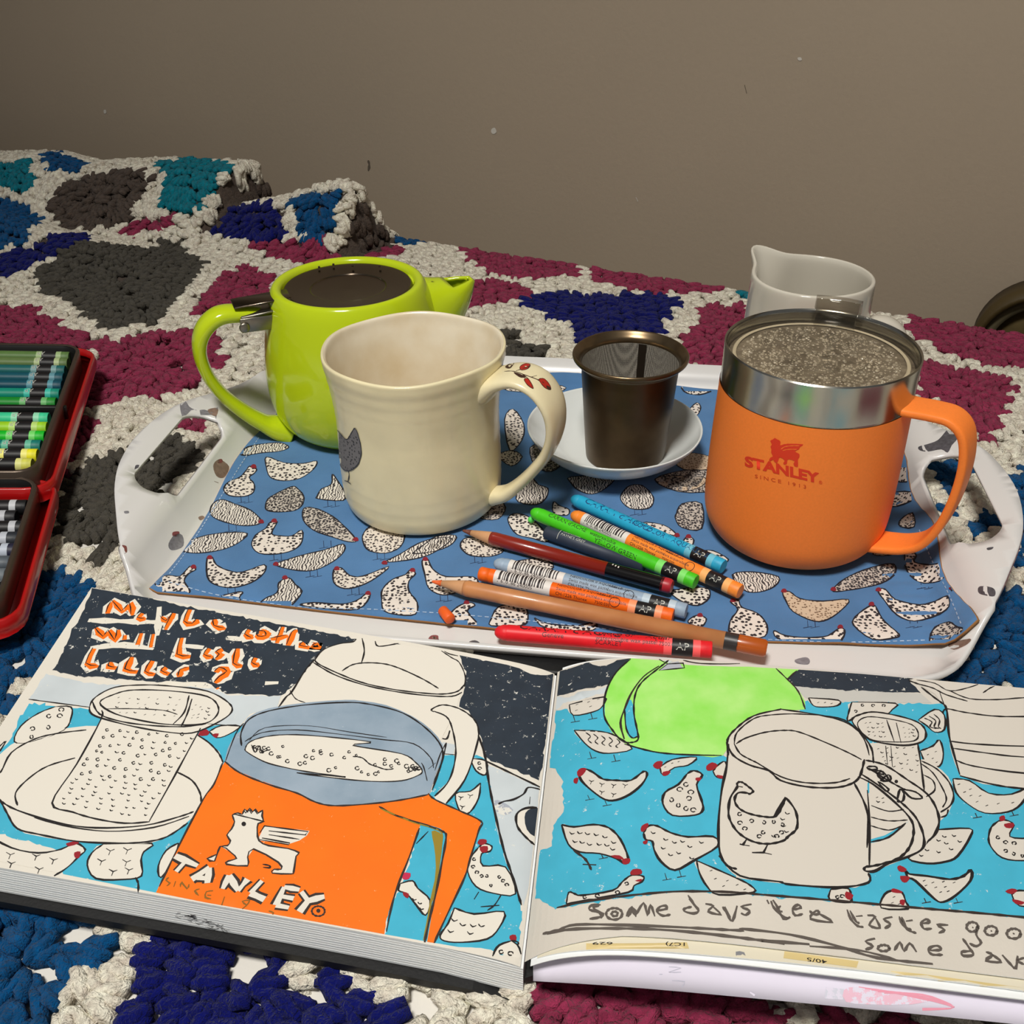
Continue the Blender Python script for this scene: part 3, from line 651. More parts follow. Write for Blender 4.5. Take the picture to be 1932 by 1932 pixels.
HENS = [
 (T1, 2, [(810,245),(860,205),(960,185),(1060,180),(1110,205),(1060,230),(950,240),(850,255)], None, 0),
 (T1, 0, [(975,265),(1080,300),(1200,305),(1280,290),(1260,340),(1180,395),(1080,410),(1000,390),(975,330)], None, 0),
 (T1, 0, [(875,320),(915,340),(900,365),(870,390),(900,430),(895,480),(840,505),(750,500),(715,465),(740,420),(810,390),(850,350)], (895,325), 1),
 (T1, 3, [(970,560),(985,520),(1050,480),(1130,445),(1160,455),(1200,500),(1195,550),(1150,590),(1050,600),(980,590)], None, 0),
 (T1, 2, [(1285,500),(1310,460),(1370,430),(1375,370),(1400,400),(1450,480),(1440,530),(1290,520)], None, 1),
 (T1, 2, [(635,580),(660,540),(710,525),(780,550),(880,590),(945,655),(900,680),(800,680),(690,650),(640,620)], (940,660), 1),
 (T1, 3, [(1200,580),(1260,575),(1350,610),(1430,670),(1520,770),(1470,780),(1370,750),(1260,710),(1200,650)], (1515,768), 1),
 (T1, 2, [(440,820),(520,770),(620,740),(740,725),(860,730),(800,790),(700,830),(560,850),(470,840)], None, 0),
 (T1, 0, [(1000,660),(1040,660),(1005,730),(1060,745),(1130,745),(1190,710),(1190,780),(1140,830),(1040,855),(930,850),(885,800),(910,740),(970,700)], (1020,655), 1),
 (T1, 1, [(1560,740),(1600,690),(1640,690),(1720,720),(1810,730),(1790,810),(1700,850),(1600,835),(1565,790)], None, 1),
 (T1, 2, [(1030,920),(1100,890),(1200,860),(1330,830),(1440,795),(1445,840),(1380,900),(1260,955),(1130,950)], (1030,918), 1),
 (T1, 0, [(615,880),(645,875),(670,920),(740,955),(830,965),(960,920),(960,970),(880,1030),(760,1060),(660,1040),(615,990)], (628,878), 1),
 (T1, 0, [(305,1010),(380,985),(450,990),(510,930),(545,950),(500,975),(475,1020),(510,1080),(470,1105),(320,1085)], (530,935), 0),
 (T1, 1, [(1385,950),(1430,940),(1480,985),(1560,990),(1720,930),(1640,1000),(1540,1050),(1450,1065),(1385,1030)], (1400,945), 1),
 (T1, 0, [(1680,1070),(1740,1010),(1820,980),(1850,950),(1880,975),(1840,1020),(1840,1080),(1890,1150),(1880,1220),(1780,1225),(1690,1200),(1675,1130)], (1860,955), 0),
 (T1, 2, [(1050,1030),(1110,1000),(1150,1040),(1190,1080),(1160,1130),(1100,1178),(930,1180),(960,1130),(1040,1090)], (1085,1000), 0),
 (T1, 0, [(640,1140),(740,1100),(830,1085),(810,1120),(830,1165),(760,1165)], None, 0),
 (T1, 0, [(1180,1165),(1260,1150),(1420,1160),(1520,1140),(1590,1090),(1600,1120),(1530,1190),(1350,1188)], (1590,1095), 0),
 (T1, 2, [(1700,905),(1780,860),(1900,790),(2000,760),(2100,760),(2020,830),(1900,880)], (1690,910), 0),
 (T3, 2, [(0,395),(60,350),(120,310),(220,305),(200,350),(120,385),(20,400)], None, 0),
 (T3, 1, [(245,350),(270,320),(330,318),(400,350),(470,385),(400,415),(300,410),(255,380)], None, 1),
 (T3, 0, [(45,440),(75,430),(100,480),(170,520),(310,520),(330,560),(230,600),(150,615),(80,580),(60,510)], (60,430), 1),
 (T3, 0, [(495,210),(540,190),(620,220),(700,310),(690,340),(620,320),(540,300),(500,250)], None, 0),
 (T3, 2, [(590,0),(620,5),(650,40),(700,60),(690,110),(640,145),(545,130),(540,80),(590,40)], None, 0),
 (T3, 0, [(730,130),(760,150),(810,170),(800,200),(730,190)], None, 0),
 (T3, 2, [(1130,45),(1190,45),(1240,90),(1250,130),(1220,165),(1130,165),(1080,120),(1090,80)], None, 1),
 (T3, 3, [(1370,190),(1400,140),(1500,140),(1500,270),(1400,265),(1365,220)], None, 0),
 (T3, 2, [(820,0),(1040,0),(1000,60),(930,90),(860,70),(820,30)], None, 0),
 (T3, 4, [(1280,0),(1510,0),(1500,50),(1400,75),(1280,40)], None, 0),
 (T3, 0, [(1190,240),(1300,250),(1370,300),(1350,320),(1280,300)], (1370,305), 0),
 (T3, 0, [(1405,340),(1430,310),(1460,330),(1440,370)], (1430,312), 0),
 (T3, 0, [(1500,390),(1560,385),(1640,430),(1600,450),(1540,420)], None, 0),
 (T3, 2, [(1660,510),(1760,495),(1900,520),(1880,570),(1800,600),(1720,590)], None, 0),
 (T3, 0, [(1340,600),(1420,580),(1530,580),(1540,630),(1480,670),(1400,650)], None, 0),
 (T3, 1, [(520,450),(640,425),(720,450),(720,480),(650,490)], None, 0),
 (T3, 0, [(225,680),(290,655),(320,670),(280,700),(340,780),(240,785),(180,740)], (275,655), 0),
 (T3, 0, [(405,740),(440,680),(520,665),(590,690),(590,760),(540,775),(405,775)], None, 0),
 (T3, 0, [(630,735),(700,765),(860,775),(945,755),(930,800),(700,790)], None, 0),
 (T3, 0, [(1430,750),(1480,720),(1525,740),(1500,780),(1450,770)], (1490,722), 0),
 (T3, 0, [(1650,650),(1690,640),(1710,680),(1790,710),(1840,770),(1830,830),(1740,840),(1650,820),(1650,750),(1690,690)], (1662,645), 0),
 (T3, 3, [(430,110),(480,160),(440,220),(350,215),(400,170)], None, 0),
 (T2, 4, [(540,820),(580,815),(640,855),(770,870),(920,860),(880,920),(800,975),(720,985),(600,930),(560,870)], (545,812), 1),
 (T2, 3, [(830,800),(900,740),(1010,690),(1140,655),(1190,665),(1180,720),(1100,770),(960,800),(850,815)], (830,802), 0),
 (T2, 0, [(1245,600),(1290,585),(1310,610),(1300,645),(1400,660),(1500,640),(1500,720),(1420,760),(1330,760),(1260,700)], None, 1),
 (T2, 0, [(1090,810),(1130,800),(1190,860),(1330,890),(1420,870),(1490,840),(1500,900),(1430,950),(1300,985),(1200,950),(1130,870)], (1090,805), 1),
 (T2, 0, [(1030,905),(1070,895),(1090,930),(1130,990),(1210,1060),(1190,1080),(1060,1090),(950,1010),(960,960)], (1050,888), 0),
 (T2, 3, [(1390,1080),(1420,1020),(1500,990),(1550,1020),(1620,1040),(1500,1110),(1400,1130)], None, 0),
 (T2, 0, [(490,1040),(560,1070),(700,1080),(800,1070),(870,1025),(900,1050),(850,1115),(700,1120),(520,1090)], (870,1020), 0),
 (T2, 0, [(1190,95),(1290,90),(1290,170),(1190,175)], None, 0), (T2, 0, [(1160,250),(1280,240),(1285,290),(1160,325)], None, 0), (T2, 1, [(1220,400),(1290,360),(1300,440),(1220,440)], None, 0),
 (T2, 4, [(1060,600),(1120,545),(1200,575),(1150,605)], None, 0),
 (T2, 0, [(1510,790),(1545,785),(1550,810),(1520,810)], (1515,795), 0),
 (lambda P: P, 4, [(1268,862),(1310,855),(1352,868),(1340,885),(1290,886)], None, 0),
 (lambda P: P, 3, [(1235,905),(1290,888),(1345,892),(1345,925),(1280,928)], None, 0),
 (lambda P: P, 0, [(1300,775),(1315,760),(1322,770),(1314,784)], None, 0),
 (lambda P: P, 1, [(1288,716),(1345,716),(1350,733),(1318,745),(1290,738)], None, 0),
 (lambda P: P, 0, [(952,792),(968,772),(988,800),(985,830),(962,850)], None, 0),
 (lambda P: P, 1, [(960,726),(1060,728),(1050,740),(960,738)], None, 0),
 (lambda P: P, 3, [(1000,845),(1030,840),(1060,870),(1040,890),(1010,880)], None, 0),
 (lambda P: P, 1, [(940,860),(965,850),(985,862),(965,880)], None, 0),
]
for (T, k, poly, head, legs) in HENS:
    P = T(poly); pr.fill(P, HM[k], smooth=3, grid=9, layer=0)
    pr.line(P, .0009, M_ink, layer=2, smooth=3, closed=True, taper=False)
    if head:
        h = T([head])[0]; pr.fill([(h[0] - 5, h[1] + 1), (h[0] - 2, h[1] - 4), (h[0] + 4, h[1] - 4), (h[0] + 6, h[1] + 2), (h[0], h[1] + 3)], M_red, layer=3)
    if legs:
        c = np.mean(P, 0); b_ = max(p[1] for p in P)
        for q in (-6, 8):
            pr.line([(c[0] + q, b_ - 2), (c[0] + q + 1, b_ + 11)], .0006, M_legs, layer=1, smooth=1); pr.line([(c[0] + q - 8, b_ + 13), (c[0] + q + 9, b_ + 10)], .0006, M_legs, layer=1, smooth=1)
# running stitch of the hem
def hem(path, n):
    P = np.array(cat_(path, 8)); L = np.concatenate([[0], np.cumsum(np.linalg.norm(np.diff(P, axis=0), axis=1))])
    for i in range(n):
        a = L[-1] * i / n; b = a + L[-1] * .6 / n
        q = [(np.interp(t, L, P[:, 0]), np.interp(t, L, P[:, 1])) for t in (a, b)]
        pr.line(q, .0006, M_stitch, layer=4, smooth=1, taper=False)
hem([(488, 826), (452, 880), (400, 965), (352, 1040), (318, 1085)], 46)
hem([(318, 1098), (420, 1125), (560, 1145), (700, 1150), (840, 1158), (1000, 1172), (1200, 1192), (1450, 1207), (1600, 1212), (1750, 1208)], 110)
hem([(1735, 1000), (1760, 1060), (1790, 1120), (1815, 1180)], 22)
out(mb, 'hen_print', cloth)['kind'] = 'stuff'

# ================================================================== lime teapot
M_lime = mat('lime_glaze', (190, 210, 26), 0.16, var=0.03, vscale=14, coat=0.4)
M_steel = mat('brushed_steel', (150, 144, 132), 0.36, metal=1.0, bump=0.04, bscale=900); M_steeld = mat('dark_steel_lid', (112, 100, 88), 0.20, metal=1.0, bump=0.03, bscale=600)
PC = np.array([-.0950, .5615, .0005]); KR, KZ = 1.038, .925
pot = thing('teapot', 'lime green teapot with flat steel lid and steel hinge, behind the cream mug', 'teapot', PC)
outer = prof([(.036, 0), (.041, .0015), (.0475, .008), (.0520, .020), (.0535, .038), (.0520, .058), (.0492, .076), (.0462, .090), (.0440, .0965), (.0418, .0995), (.0388, .0990), (.0372, .0955), (.0370, .088), (.046, .060), (.047, .03), (.034, .008)], 5); outer = [(r * KR, z * KZ) for r, z in outer]
mb = lathe(outer, PC, 80, M_lime); out(mb, 'body', pot)
yaw = math.radians(21.0); hd = np.array([-math.cos(yaw), -math.sin(yaw), 0]); hn = np.array([hd[1], -hd[0], 0])
PH = lambda x, y: onplane(x, y, PC, hn)
hp = [PH(540, 592), PH(500, 596), PH(455, 591), PH(412, 596), PH(384, 622), PH(376, 660), PH(390, 704), PH(420, 744), PH(460, 776), PH(498, 798), PH(520, 806), PH(545, 812)]
mb = sweep(hp, hn, [.015, .015, .016, .017, .017, .016, .015, .014, .015, .017, .020, .024], [.014, .011, .0095, .010, .0095, .008, .0075, .0075, .0085, .010, .014, .018], M_lime, n=20, pw=2.3, sub=6)
out(mb, 'handle', pot)
# spout: a folded beak
sdv = -hd; SPt = PC + sdv * .044
def sec(c, up, r1, r2, flat=0.0, n=28):
    side = np.array([hn[0], hn[1], 0]); P = []
    for k in range(n):
        a = 2 * math.pi * k / n; x = math.cos(a) * r1; y = math.sin(a) * r2
        if y > 0: y *= (1 - flat); x *= 1 + .12 * flat
        P.append(np.array(c) + side * x + np.array(up) * y)
    return P
upx = lambda t: (np.array([0, 0, 1.0]) * math.cos(t) - sdv * math.sin(t))
stations = [(PH(775, 612), 0.15, .026, .030, 0), (PH(806, 590), .35, .0215, .0270, 0), (PH(832, 566), .6, .0165, .0200, .05), (PH(854, 548), .75, .0125, .0140, .15), (PH(874, 533), .80, .0080, .0080, .4), (PH(889, 524), .85, .0030, .0028, .6)]
S2 = []
for i in range(len(stations) - 1):
    a, b = stations[i], stations[i + 1]
    for k in range(4):
        t = k / 4; S2.append(sec(a[0] + (b[0] - a[0]) * t, upx(a[1] + (b[1] - a[1]) * t), *(a[j] + (b[j] - a[j]) * t for j in (2, 3, 4))))
S2.append(sec(stations[-1][0], upx(stations[-1][1]), *stations[-1][2:]))
v = [p for q in S2 for p in q]; n = 28; f = [(i * n + k, i * n + (k + 1) % n, (i + 1) * n + (k + 1) % n, (i + 1) * n + k) for i in range(len(S2) - 1) for k in range(n)]
# the pouring mouth is cut into the top as a V
cut = len(S2) - 8
f = [q for q in f if not (q[0] // n >= cut and 3 <= (q[0] % n) <= 10)]
f.append(tuple((len(S2) - 1) * n + k for k in range(n)))
o = mesh('spout', v, f, [M_lime], parent=pot); sm = o.modifiers.new('wall', 'SOLIDIFY'); sm.thickness = .0022; sm.offset = -1
# lid
LC = PC + [0, 0, .0955 * KZ]
lid = out(lathe([(r * KR, z) for r, z in prof([(.0366, -.004), (.0368, .0000), (.0360, .0012), (.0345, .0014), (.0230, .0002), (.0215, .0000), (.0205, -.0006), (.012, -.0012), (.0015, -.0016)], 4)], LC, 72, M_steeld), 'lid', pot)
ld = hd
box_ax = (ld[0], ld[1], 0)
ta_, tb_ = PH(438, 574), PH(548, 570); tb_[2] = LC[2] + .0012; mb = box((ta_ + tb_) / 2, np.linalg.norm(ta_ - tb_), .0150, .0012, M_steeld, tb_ - ta_, hn, bev=.0004); out(mb, 'lid_tab', lid)
for nm, sg in (('hinge_plate', 1), ('hinge_plate', -1)):
    a, b, c = PH(510, 583), PH(446, 606), PH(478, 598)
    mb = box((PH(480, 600)) + hn * sg * .0096, .0185, .0085, .0010, M_steel, (PH(508, 596) - PH(448, 604)), (0, 0, 1), bev=.0003)
    o = out(mb, nm, pot)
    pin = PH(456, 606) + hn * sg * .0102
    v = []; f = []
    for k, (rr, dd_) in enumerate(((.0030, 0), (.0030, .0008), (.0022, .0013))):
        for i in range(16):
            t = 2 * math.pi * i / 16; v.append(pin + hd * rr * math.cos(t) + np.array([0, 0, 1]) * rr * math.sin(t) + hn * sg * dd_)
    for k in range(2):
        for i in range(16): f.append((k * 16 + i, k * 16 + (i + 1) % 16, k * 16 + 16 + (i + 1) % 16, k * 16 + 16 + i))
    f.append(tuple(32 + i for i in range(16))); mesh('rivet', v, f, [M_steel], parent=o)
mb = box(PH(484, 583), .021, .0190, .0014, M_steel, (PH(508, 578) - PH(452, 590)), hn, bev=.0004); out(mb, 'hinge_bridge', pot)
# tea crumbs on the rim
for (x, y) in ((602, 504), (629, 499), (665, 501), (716, 502), (812, 518)):
    p = onplane(x, y, PC + [0, 0, .0985 * KZ], (0, 0, 1)); box(p, .0012, .0010, .0010, mat('tea_crumb', (50, 34, 20), .8), mb=(mb if False else (globals().setdefault('_cr', MB()))))
out(_cr, 'tea_crumbs', pot)['kind'] = 'stuff'
# fine hair lying over the hinge is left to the cloth; ------------------------------------------------

# ================================================================== cream mug
M_cream = mat('speckled_cream_glaze', (232, 220, 180), 0.32, var=0.05, vscale=55, coat=0.35, bump=0.10, bscale=90, bdist=.0006, detail=6)
M_cin = mat('stained_cream_interior', (240, 232, 212), 0.25, coat=0.4, rgb2=(220, 202, 168), vscale=32, detail=5)
MCx = np.array([-.0495, .468, .0012])
mug = thing('ceramic_mug', 'handmade cream ceramic mug with a grey hen and a rosehip sprig on its handle', 'mug', MCx)
def wob(p, a, r, z):
    k = max(0.0, (z - .03) / .06); b_ = .0006 * math.sin(3 * a + .6) * k
    return [p[0] + b_ * math.cos(a), p[1] + b_ * math.sin(a), p[2] + .0007 * k * math.sin(a + 2.2) + .0005 * math.sin(5 * a) * k]
o1 = prof([(.0375, 0), (.0405, .0010), (.0428, .0045), (.0438, .012), (.0440, .024), (.0436, .040), (.0434, .055), (.0446, .070), (.0462, .081), (.0474, .0880), (.0474, .0905), (.0462, .0912)], 5)
o1 = [(r + .00010 * math.sin(z * 900), z) for r, z in o1]
mb = lathe(o1, MCx, 96, M_cream, warp=wob); mb.f = mb.f[:-96]; mb.m = mb.m[:-96]
bodyo = out(mb, 'body', mug)
i1 = prof([(.0462, .0912), (.0450, .0900), (.0442, .086), (.0426, .078), (.0404, .060), (.0400, .035), (.0396, .016), (.0370, .0085), (.030, .0070), (.0005, .0068)], 5)
mb = lathe(i1, MCx, 96, M_cin, warp=wob, c0=False); out(mb, 'glazed_interior', mug)
caz = math.radians(-24); cdv = np.array([math.cos(caz), math.sin(caz), 0]); cn = np.array([-cdv[1], cdv[0], 0])
def CH(r, z): return MCx + cdv * r + np.array([0, 0, z])
hp = [CH(.040, .0750), CH(.0490, .0815), CH(.0595, .0850), CH(.0700, .0820), CH(.0775, .0720), CH(.0790, .0590), CH(.0750, .0450), CH(.0665, .0315), CH(.0585, .0215), CH(.0510, .0140), CH(.0425, .0100)]
mb = sweep(hp, cn, [.028, .026, .0255, .0255, .024, .021, .017, .0155, .014, .0135, .012], [.014, .0085, .0068, .006, .006, .006, .006, .006, .0062, .0075, .010], M_cream, n=24, pw=2.6, sub=6)
handle = out(mb, 'handle', mug)
mb = MB(); pr = Print(bvh_of(handle), mb, base=1.2e-4)
M_vine = mat('brown_underglaze', (62, 38, 30), .3); M_hip = mat('red_underglaze', (176, 40, 28), .3)
C6 = lambda P: [(340 + x / 2.542, 460 + y / 2.542) for x, y in P]
pr.line(C6([(1555, 612), (1600, 612), (1660, 632), (1705, 648), (1745, 668)]), .0007, M_vine); pr.line(C6([(1610, 610), (1650, 596), (1680, 585)]), .0006, M_vine); pr.line(C6([(1640, 625), (1670, 650), (1690, 690)]), .0006, M_vine); pr.line(C6([(1680, 640), (1710, 632)]), .0006, M_vine)
for P, m in (([(1720, 650), (1745, 648), (1770, 675), (1775, 698), (1750, 692), (1728, 668)], M_hip), ([(1630, 590), (1655, 575), (1678, 580), (1665, 600), (1635, 606)], M_hip), ([(1650, 650), (1670, 650), (1692, 688), (1685, 692), (1660, 672)], M_hip), ([(1560, 590), (1590, 572), (1600, 575), (1580, 598)], M_vine), ([(1600, 618), (1625, 625), (1655, 640), (1630, 640)], M_vine)):
    pr.fill(C6(P), m, grid=12, layer=1); pr.line(C6(P), .00045, M_vine, layer=3, closed=True)
pr.fill(C6([(1755, 680), (1775, 690), (1776, 700), (1760, 696)]), M_vine, grid=12, layer=4)
out(mb, 'rosehip_sprig', mug)
mb = MB(); pr = Print(bvh_of(bodyo), mb, base=3e-4)
M_henm = bpy.data.materials.new('hen_underglaze'); M_henm = hen_mat('hen_underglaze', (112, 110, 112), (44, 44, 50), 520, .50); M_hen2 = mat('hen_outline', (46, 46, 54), .4)
hen = C6([(700, 900), (738, 884), (770, 908), (800, 938), (822, 908), (842, 884), (862, 940), (870, 1000), (858, 1050), (830, 1080), (800, 1088), (775, 1070), (755, 1030), (740, 980), (715, 960), (700, 930)])
pr.fill(hen, M_henm, grid=4, smooth=3, layer=0); pr.line(hen, .0007, M_hen2, layer=2, closed=True)
pr.line(C6([(808, 1085), (812, 1110), (806, 1140)]), .0009, M_hen2, layer=1); pr.line(C6([(790, 1135), (806, 1140), (822, 1152)]), .0006, M_hen2, layer=1)
pr.line(C6([(700, 905), (690, 880), (680, 870)]), .0008, M_hen2, layer=1)
out(mb, 'painted_hen', mug)

# ================================================================== saucer and filter basket
M_por = mat('white_porcelain', (222, 226, 224), 0.14, coat=0.4)
SC = np.array([.0605, .5065, .0012])
sp = prof([(.022, 0), (.0255, .0006), (.0262, .0022), (.034, .0055), (.0430, .0115), (.0490, .0185), (.0509, .0218), (.0500, .0224), (.0478, .0200), (.0415, .0140), (.0330, .0082), (.0240, .0058), (.0005, .0054)], 5)
sau = out(lathe(sp, SC, 80, M_por), 'saucer', origin=SC); tag(sau, 'small white porcelain saucer under the brown filter basket', 'saucer')
M_br = mat('tea_stained_steel', (104, 86, 64), 0.36, metal=0.85, rgb2=(58, 44, 30), vscale=22, detail=4); M_brr = mat('bronze_rim', (118, 100, 76), 0.28, metal=0.9, var=.2, vscale=80)
BC = np.array([.0668, .5005, .0064])
bas = thing('filter_basket', 'brown tea-stained metal filter basket standing in the white saucer', 'strainer', BC)
mb = lathe(prof([(.0195, .0000), (.0222, .0012), (.0232, .0045), (.0262, .045), (.0272, .058), (.0276, .0600)], 5), BC, 72, M_br); mb.f = mb.f[:-72]; mb.m = mb.m[:-72]
out(mb, 'wall', bas)
mb = lathe(prof([(.0276, .0590), (.0282, .0604), (.0300, .0612), (.0318, .0628), (.0321, .0644), (.0312, .0652), (.0298, .0640), (.0280, .0622), (.0272, .0606), (.0270, .0590)], 4), BC, 72, M_brr, close=True); out(mb, 'flared_rim', bas)
M_mesh = bpy.data.materials.new('filter_mesh'); M_mesh.use_nodes = True
N = M_mesh.node_tree.nodes; L = M_mesh.node_tree.links; b = N['Principled BSDF']; b.inputs['Metallic'].default_value = .75; b.inputs['Roughness'].default_value = .38
tc = N.new('ShaderNodeTexCoord'); vor = N.new('ShaderNodeTexVoronoi'); vor.inputs['Scale'].default_value = 1400; vor.inputs['Randomness'].default_value = 0.15; L.new(tc.outputs['Object'], vor.inputs[0])
rp = N.new('ShaderNodeValToRGB'); rp.color_ramp.elements[0].position = .25; rp.color_ramp.elements[1].position = .5; rp.color_ramp.elements[0].color = (*lin((58, 52, 46)), 1); rp.color_ramp.elements[1].color = (*lin((205, 200, 190)), 1)
L.new(vor.outputs['Distance'], rp.inputs[0]); L.new(rp.outputs[0], b.inputs['Base Color'])
mb = lathe([(.0269, .0592), (.0256, .045), (.0225, .006), (.0005, .0055)], BC, 72, M_mesh, c0=False); out(mb, 'inner_mesh', bas)
sa = math.radians(68); v = []; f = []
for k, (r, z) in enumerate(((.0267, .0590), (.0253, .045), (.0222, .0065))):
    for j, da in enumerate((-.09, -.03, .03, .09)): v.append(BC + [r * math.cos(sa + da), r * math.sin(sa + da), z])
for k in range(2):
    for j in range(3): f.append((k * 4 + j, k * 4 + j + 1, k * 4 + j + 5, k * 4 + j + 4))
mesh('seam_strip', v, f, [mat('dark_seam', (40, 32, 24), .5, metal=.5)], parent=bas)

# ================================================================== white cream jug
M_jug = mat('warm_white_porcelain', (206, 200, 186), 0.16, coat=0.4)
JC = np.array([.1765, .5500, .0010])
jaz = math.atan2(onplane(1440, 478, JC + [0, 0, .098], (0, 0, 1))[1] - JC[1], onplane(1440, 478, JC + [0, 0, .098], (0, 0, 1))[0] - JC[0])
def lip(p, a, r, z):
    d = (a - jaz + math.pi) % (2 * math.pi) - math.pi; k = math.exp(-(d / .26) ** 2); zz = max(0, (z - .052) / .042)
    k2 = k * zz ** 2; rr = .0105 * k2; p2 = math.exp(-(d / .62) ** 2) * zz ** 2
    return [p[0] + math.cos(a) * rr, p[1] + math.sin(a) * rr, p[2] + .0035 * k2 + .0022 * p2]
jp = prof([(.030, 0), (.0335, .0015), (.0358, .008), (.0368, .022), (.0366, .044), (.0358, .064), (.0352, .080), (.0350, .0925), (.0340, .0950), (.0324, .0942), (.0318, .088), (.0330, .064), (.034, .030), (.028, .006)], 5)
jug = thing('cream_jug', 'white porcelain jug with a pulled lip standing behind the orange mug', 'jug', JC)
out(lathe(jp, JC, 112, M_jug, warp=lip), 'body', jug)
ja = math.radians(-14); jd = np.array([math.cos(ja), math.sin(ja), 0]); jn = np.array([-jd[1], jd[0], 0])
hp = [JC + jd * r + np.array([0, 0, z]) for r, z in ((.032, .066), (.040, .0695), (.048, .0690), (.0545, .0635), (.0570, .054), (.0555, .044), (.050, .035), (.043, .028), (.034, .024))]
out(sweep(hp, jn, [.014, .012, .012, .012, .0115, .011, .011, .011, .013], [.010, .007, .006, .006, .006, .006, .006, .007, .010], M_jug, n=18, pw=2.4), 'handle', jug)

# ================================================================== orange insulated mug
M_or = mat('orange_powder_coat', (252, 134, 54), 0.50, var=0.03, vscale=900, bump=0.25, bscale=2600, bdist=.0001, spec=.35)
M_pol = mat('polished_steel', (176, 174, 166), 0.19, metal=1.0)
OC = np.array([.1477, .4300, .0012])
om = thing('insulated_mug', 'orange insulated mug with steel collar, clear lid and a red winged-lion emblem', 'mug', OC)
mb = lathe(prof([(.034, 0), (.0375, .0008), (.0425, .0050), (.0455, .0115), (.0466, .020), (.0467, .040), (.0462, .064), (.0456, .0845)], 5), OC, 112, M_or); mb.f = mb.f[:-112]; mb.m = mb.m[:-112]
obody = out(mb, 'body', om)
mb = lathe([(.0454, .0845), (.0452, .0855), (.0452, .098), (.0453, .1035), (.0453, .1046), (.0447, .1052), (.0440, .1046), (.0437, .1035), (.0436, .0900), (.0434, .080)], OC, 112, M_pol, close=True)
collar = out(mb, 'steel_collar', om); autosharp(collar, 40)
oaz = math.radians(-38); od = np.array([math.cos(oaz), math.sin(oaz), 0]); onn = np.array([-od[1], od[0], 0])
OH = lambda x, y: onplane(x, y, OC, onn)
hp = [OH(1700, 762), OH(1722, 768), OH(1765, 776), OH(1800, 787), OH(1822, 812), OH(1826, 850), OH(1818, 895), OH(1800, 945), OH(1774, 990), OH(1744, 1018), OH(1710, 1026), OH(1672, 1024), OH(1645, 1020)]
mb = sweep(hp, onn, [.0195, .0185, .0180, .0175, .017, .0165, .0165, .017, .0175, .0175, .018, .0185, .0195], [.0042] * 13, M_or, n=20, pw=5, sub=6)
out(mb, 'handle', om)
# liquid, lid with drinking tab, beads of condensation
M_cof = mat('condensation_over_coffee', (96, 84, 68), .3, rgb2=(138, 124, 104), vscale=160, detail=5, bump=.8, bscale=420, bdist=.0012)
out(lathe([(.0432, .0960), (.0430, .0978), (.0380, .0984), (.0005, .0985)], OC, 64, M_cof), 'coffee', om)
M_clear = mat('clear_plastic', (236, 236, 232), 0.03, trans=1.0, ior=1.15)
def clear_mat(m, tint):
    # clear moulded plastic: lets light straight through and keeps a sharp skin reflection
    N = m.node_tree.nodes; L = m.node_tree.links; tr = N.new('ShaderNodeBsdfTransparent'); tr.inputs[0].default_value = (*tint, 1)
    gl = N.new('ShaderNodeBsdfGlossy'); gl.inputs['Roughness'].default_value = .04; lw = N.new('ShaderNodeLayerWeight'); lw.inputs[0].default_value = .25; fr_ = N.new('ShaderNodeMath'); fr_.operation = 'MULTIPLY_ADD'; fr_.inputs[1].default_value = .22; fr_.inputs[2].default_value = .02; L.new(lw.outputs['Facing'], fr_.inputs[0])
    mx = N.new('ShaderNodeMixShader'); L.new(fr_.outputs[0], mx.inputs[0]); L.new(tr.outputs[0], mx.inputs[1]); L.new(gl.outputs[0], mx.inputs[2]); L.new(mx.outputs[0], N['Material Output'].inputs[0])
clear_mat(M_clear, (.985, .985, .975))
mb = lathe([(.0434, .0990), (.0434, .1030), (.0422, .1034), (.0405, .1018), (.0385, .1012), (.0004, .1012), (.0004, .1003), (.0385, .1003), (.0408, .0995)], OC, 72, M_clear, close=True); lidm = out(mb, 'lid', om)
M_gask = mat('pale_gasket', (206, 190, 160), .4)
mb = lathe(prof([(.0400, .0984), (.0410, .0988), (.0400, .0993), (.0391, .0988)], 4) , OC, 64, M_gask, close=True); out(mb, 'gasket', om)
rg = random.Random(4); tb = MB()
M_bead = mat('water_beads', (166, 152, 130), .05, spec=.8, var=.25, vscale=300)
for i in range(1500):
    r = .0365 * math.sqrt(rg.random()); a = rg.random() * 6.283; s_b = rg.uniform(.00032, .00095) * (1.2 if rg.random() < .3 else .8)
    c = OC + [r * math.cos(a), r * math.sin(a), .0984]; v = [c + [0, 0, s_b * .75]]; f = []
    for k in range(7):
        t = 2 * math.pi * k / 7; v.append(c + [s_b * .7 * math.cos(t), s_b * .7 * math.sin(t), s_b * .55])
    for k in range(7):
        t = 2 * math.pi * k / 7; v.append(c + [s_b * math.cos(t), s_b * math.sin(t), -.0001])
    for k in range(7): f += [(0, 1 + k, 1 + (k + 1) % 7), (1 + k, 8 + k, 8 + (k + 1) % 7, 1 + (k + 1) % 7)]
    tb.add(v, f, M_bead)
o = out(tb, 'condensation_beads', om); o['kind'] = 'stuff'
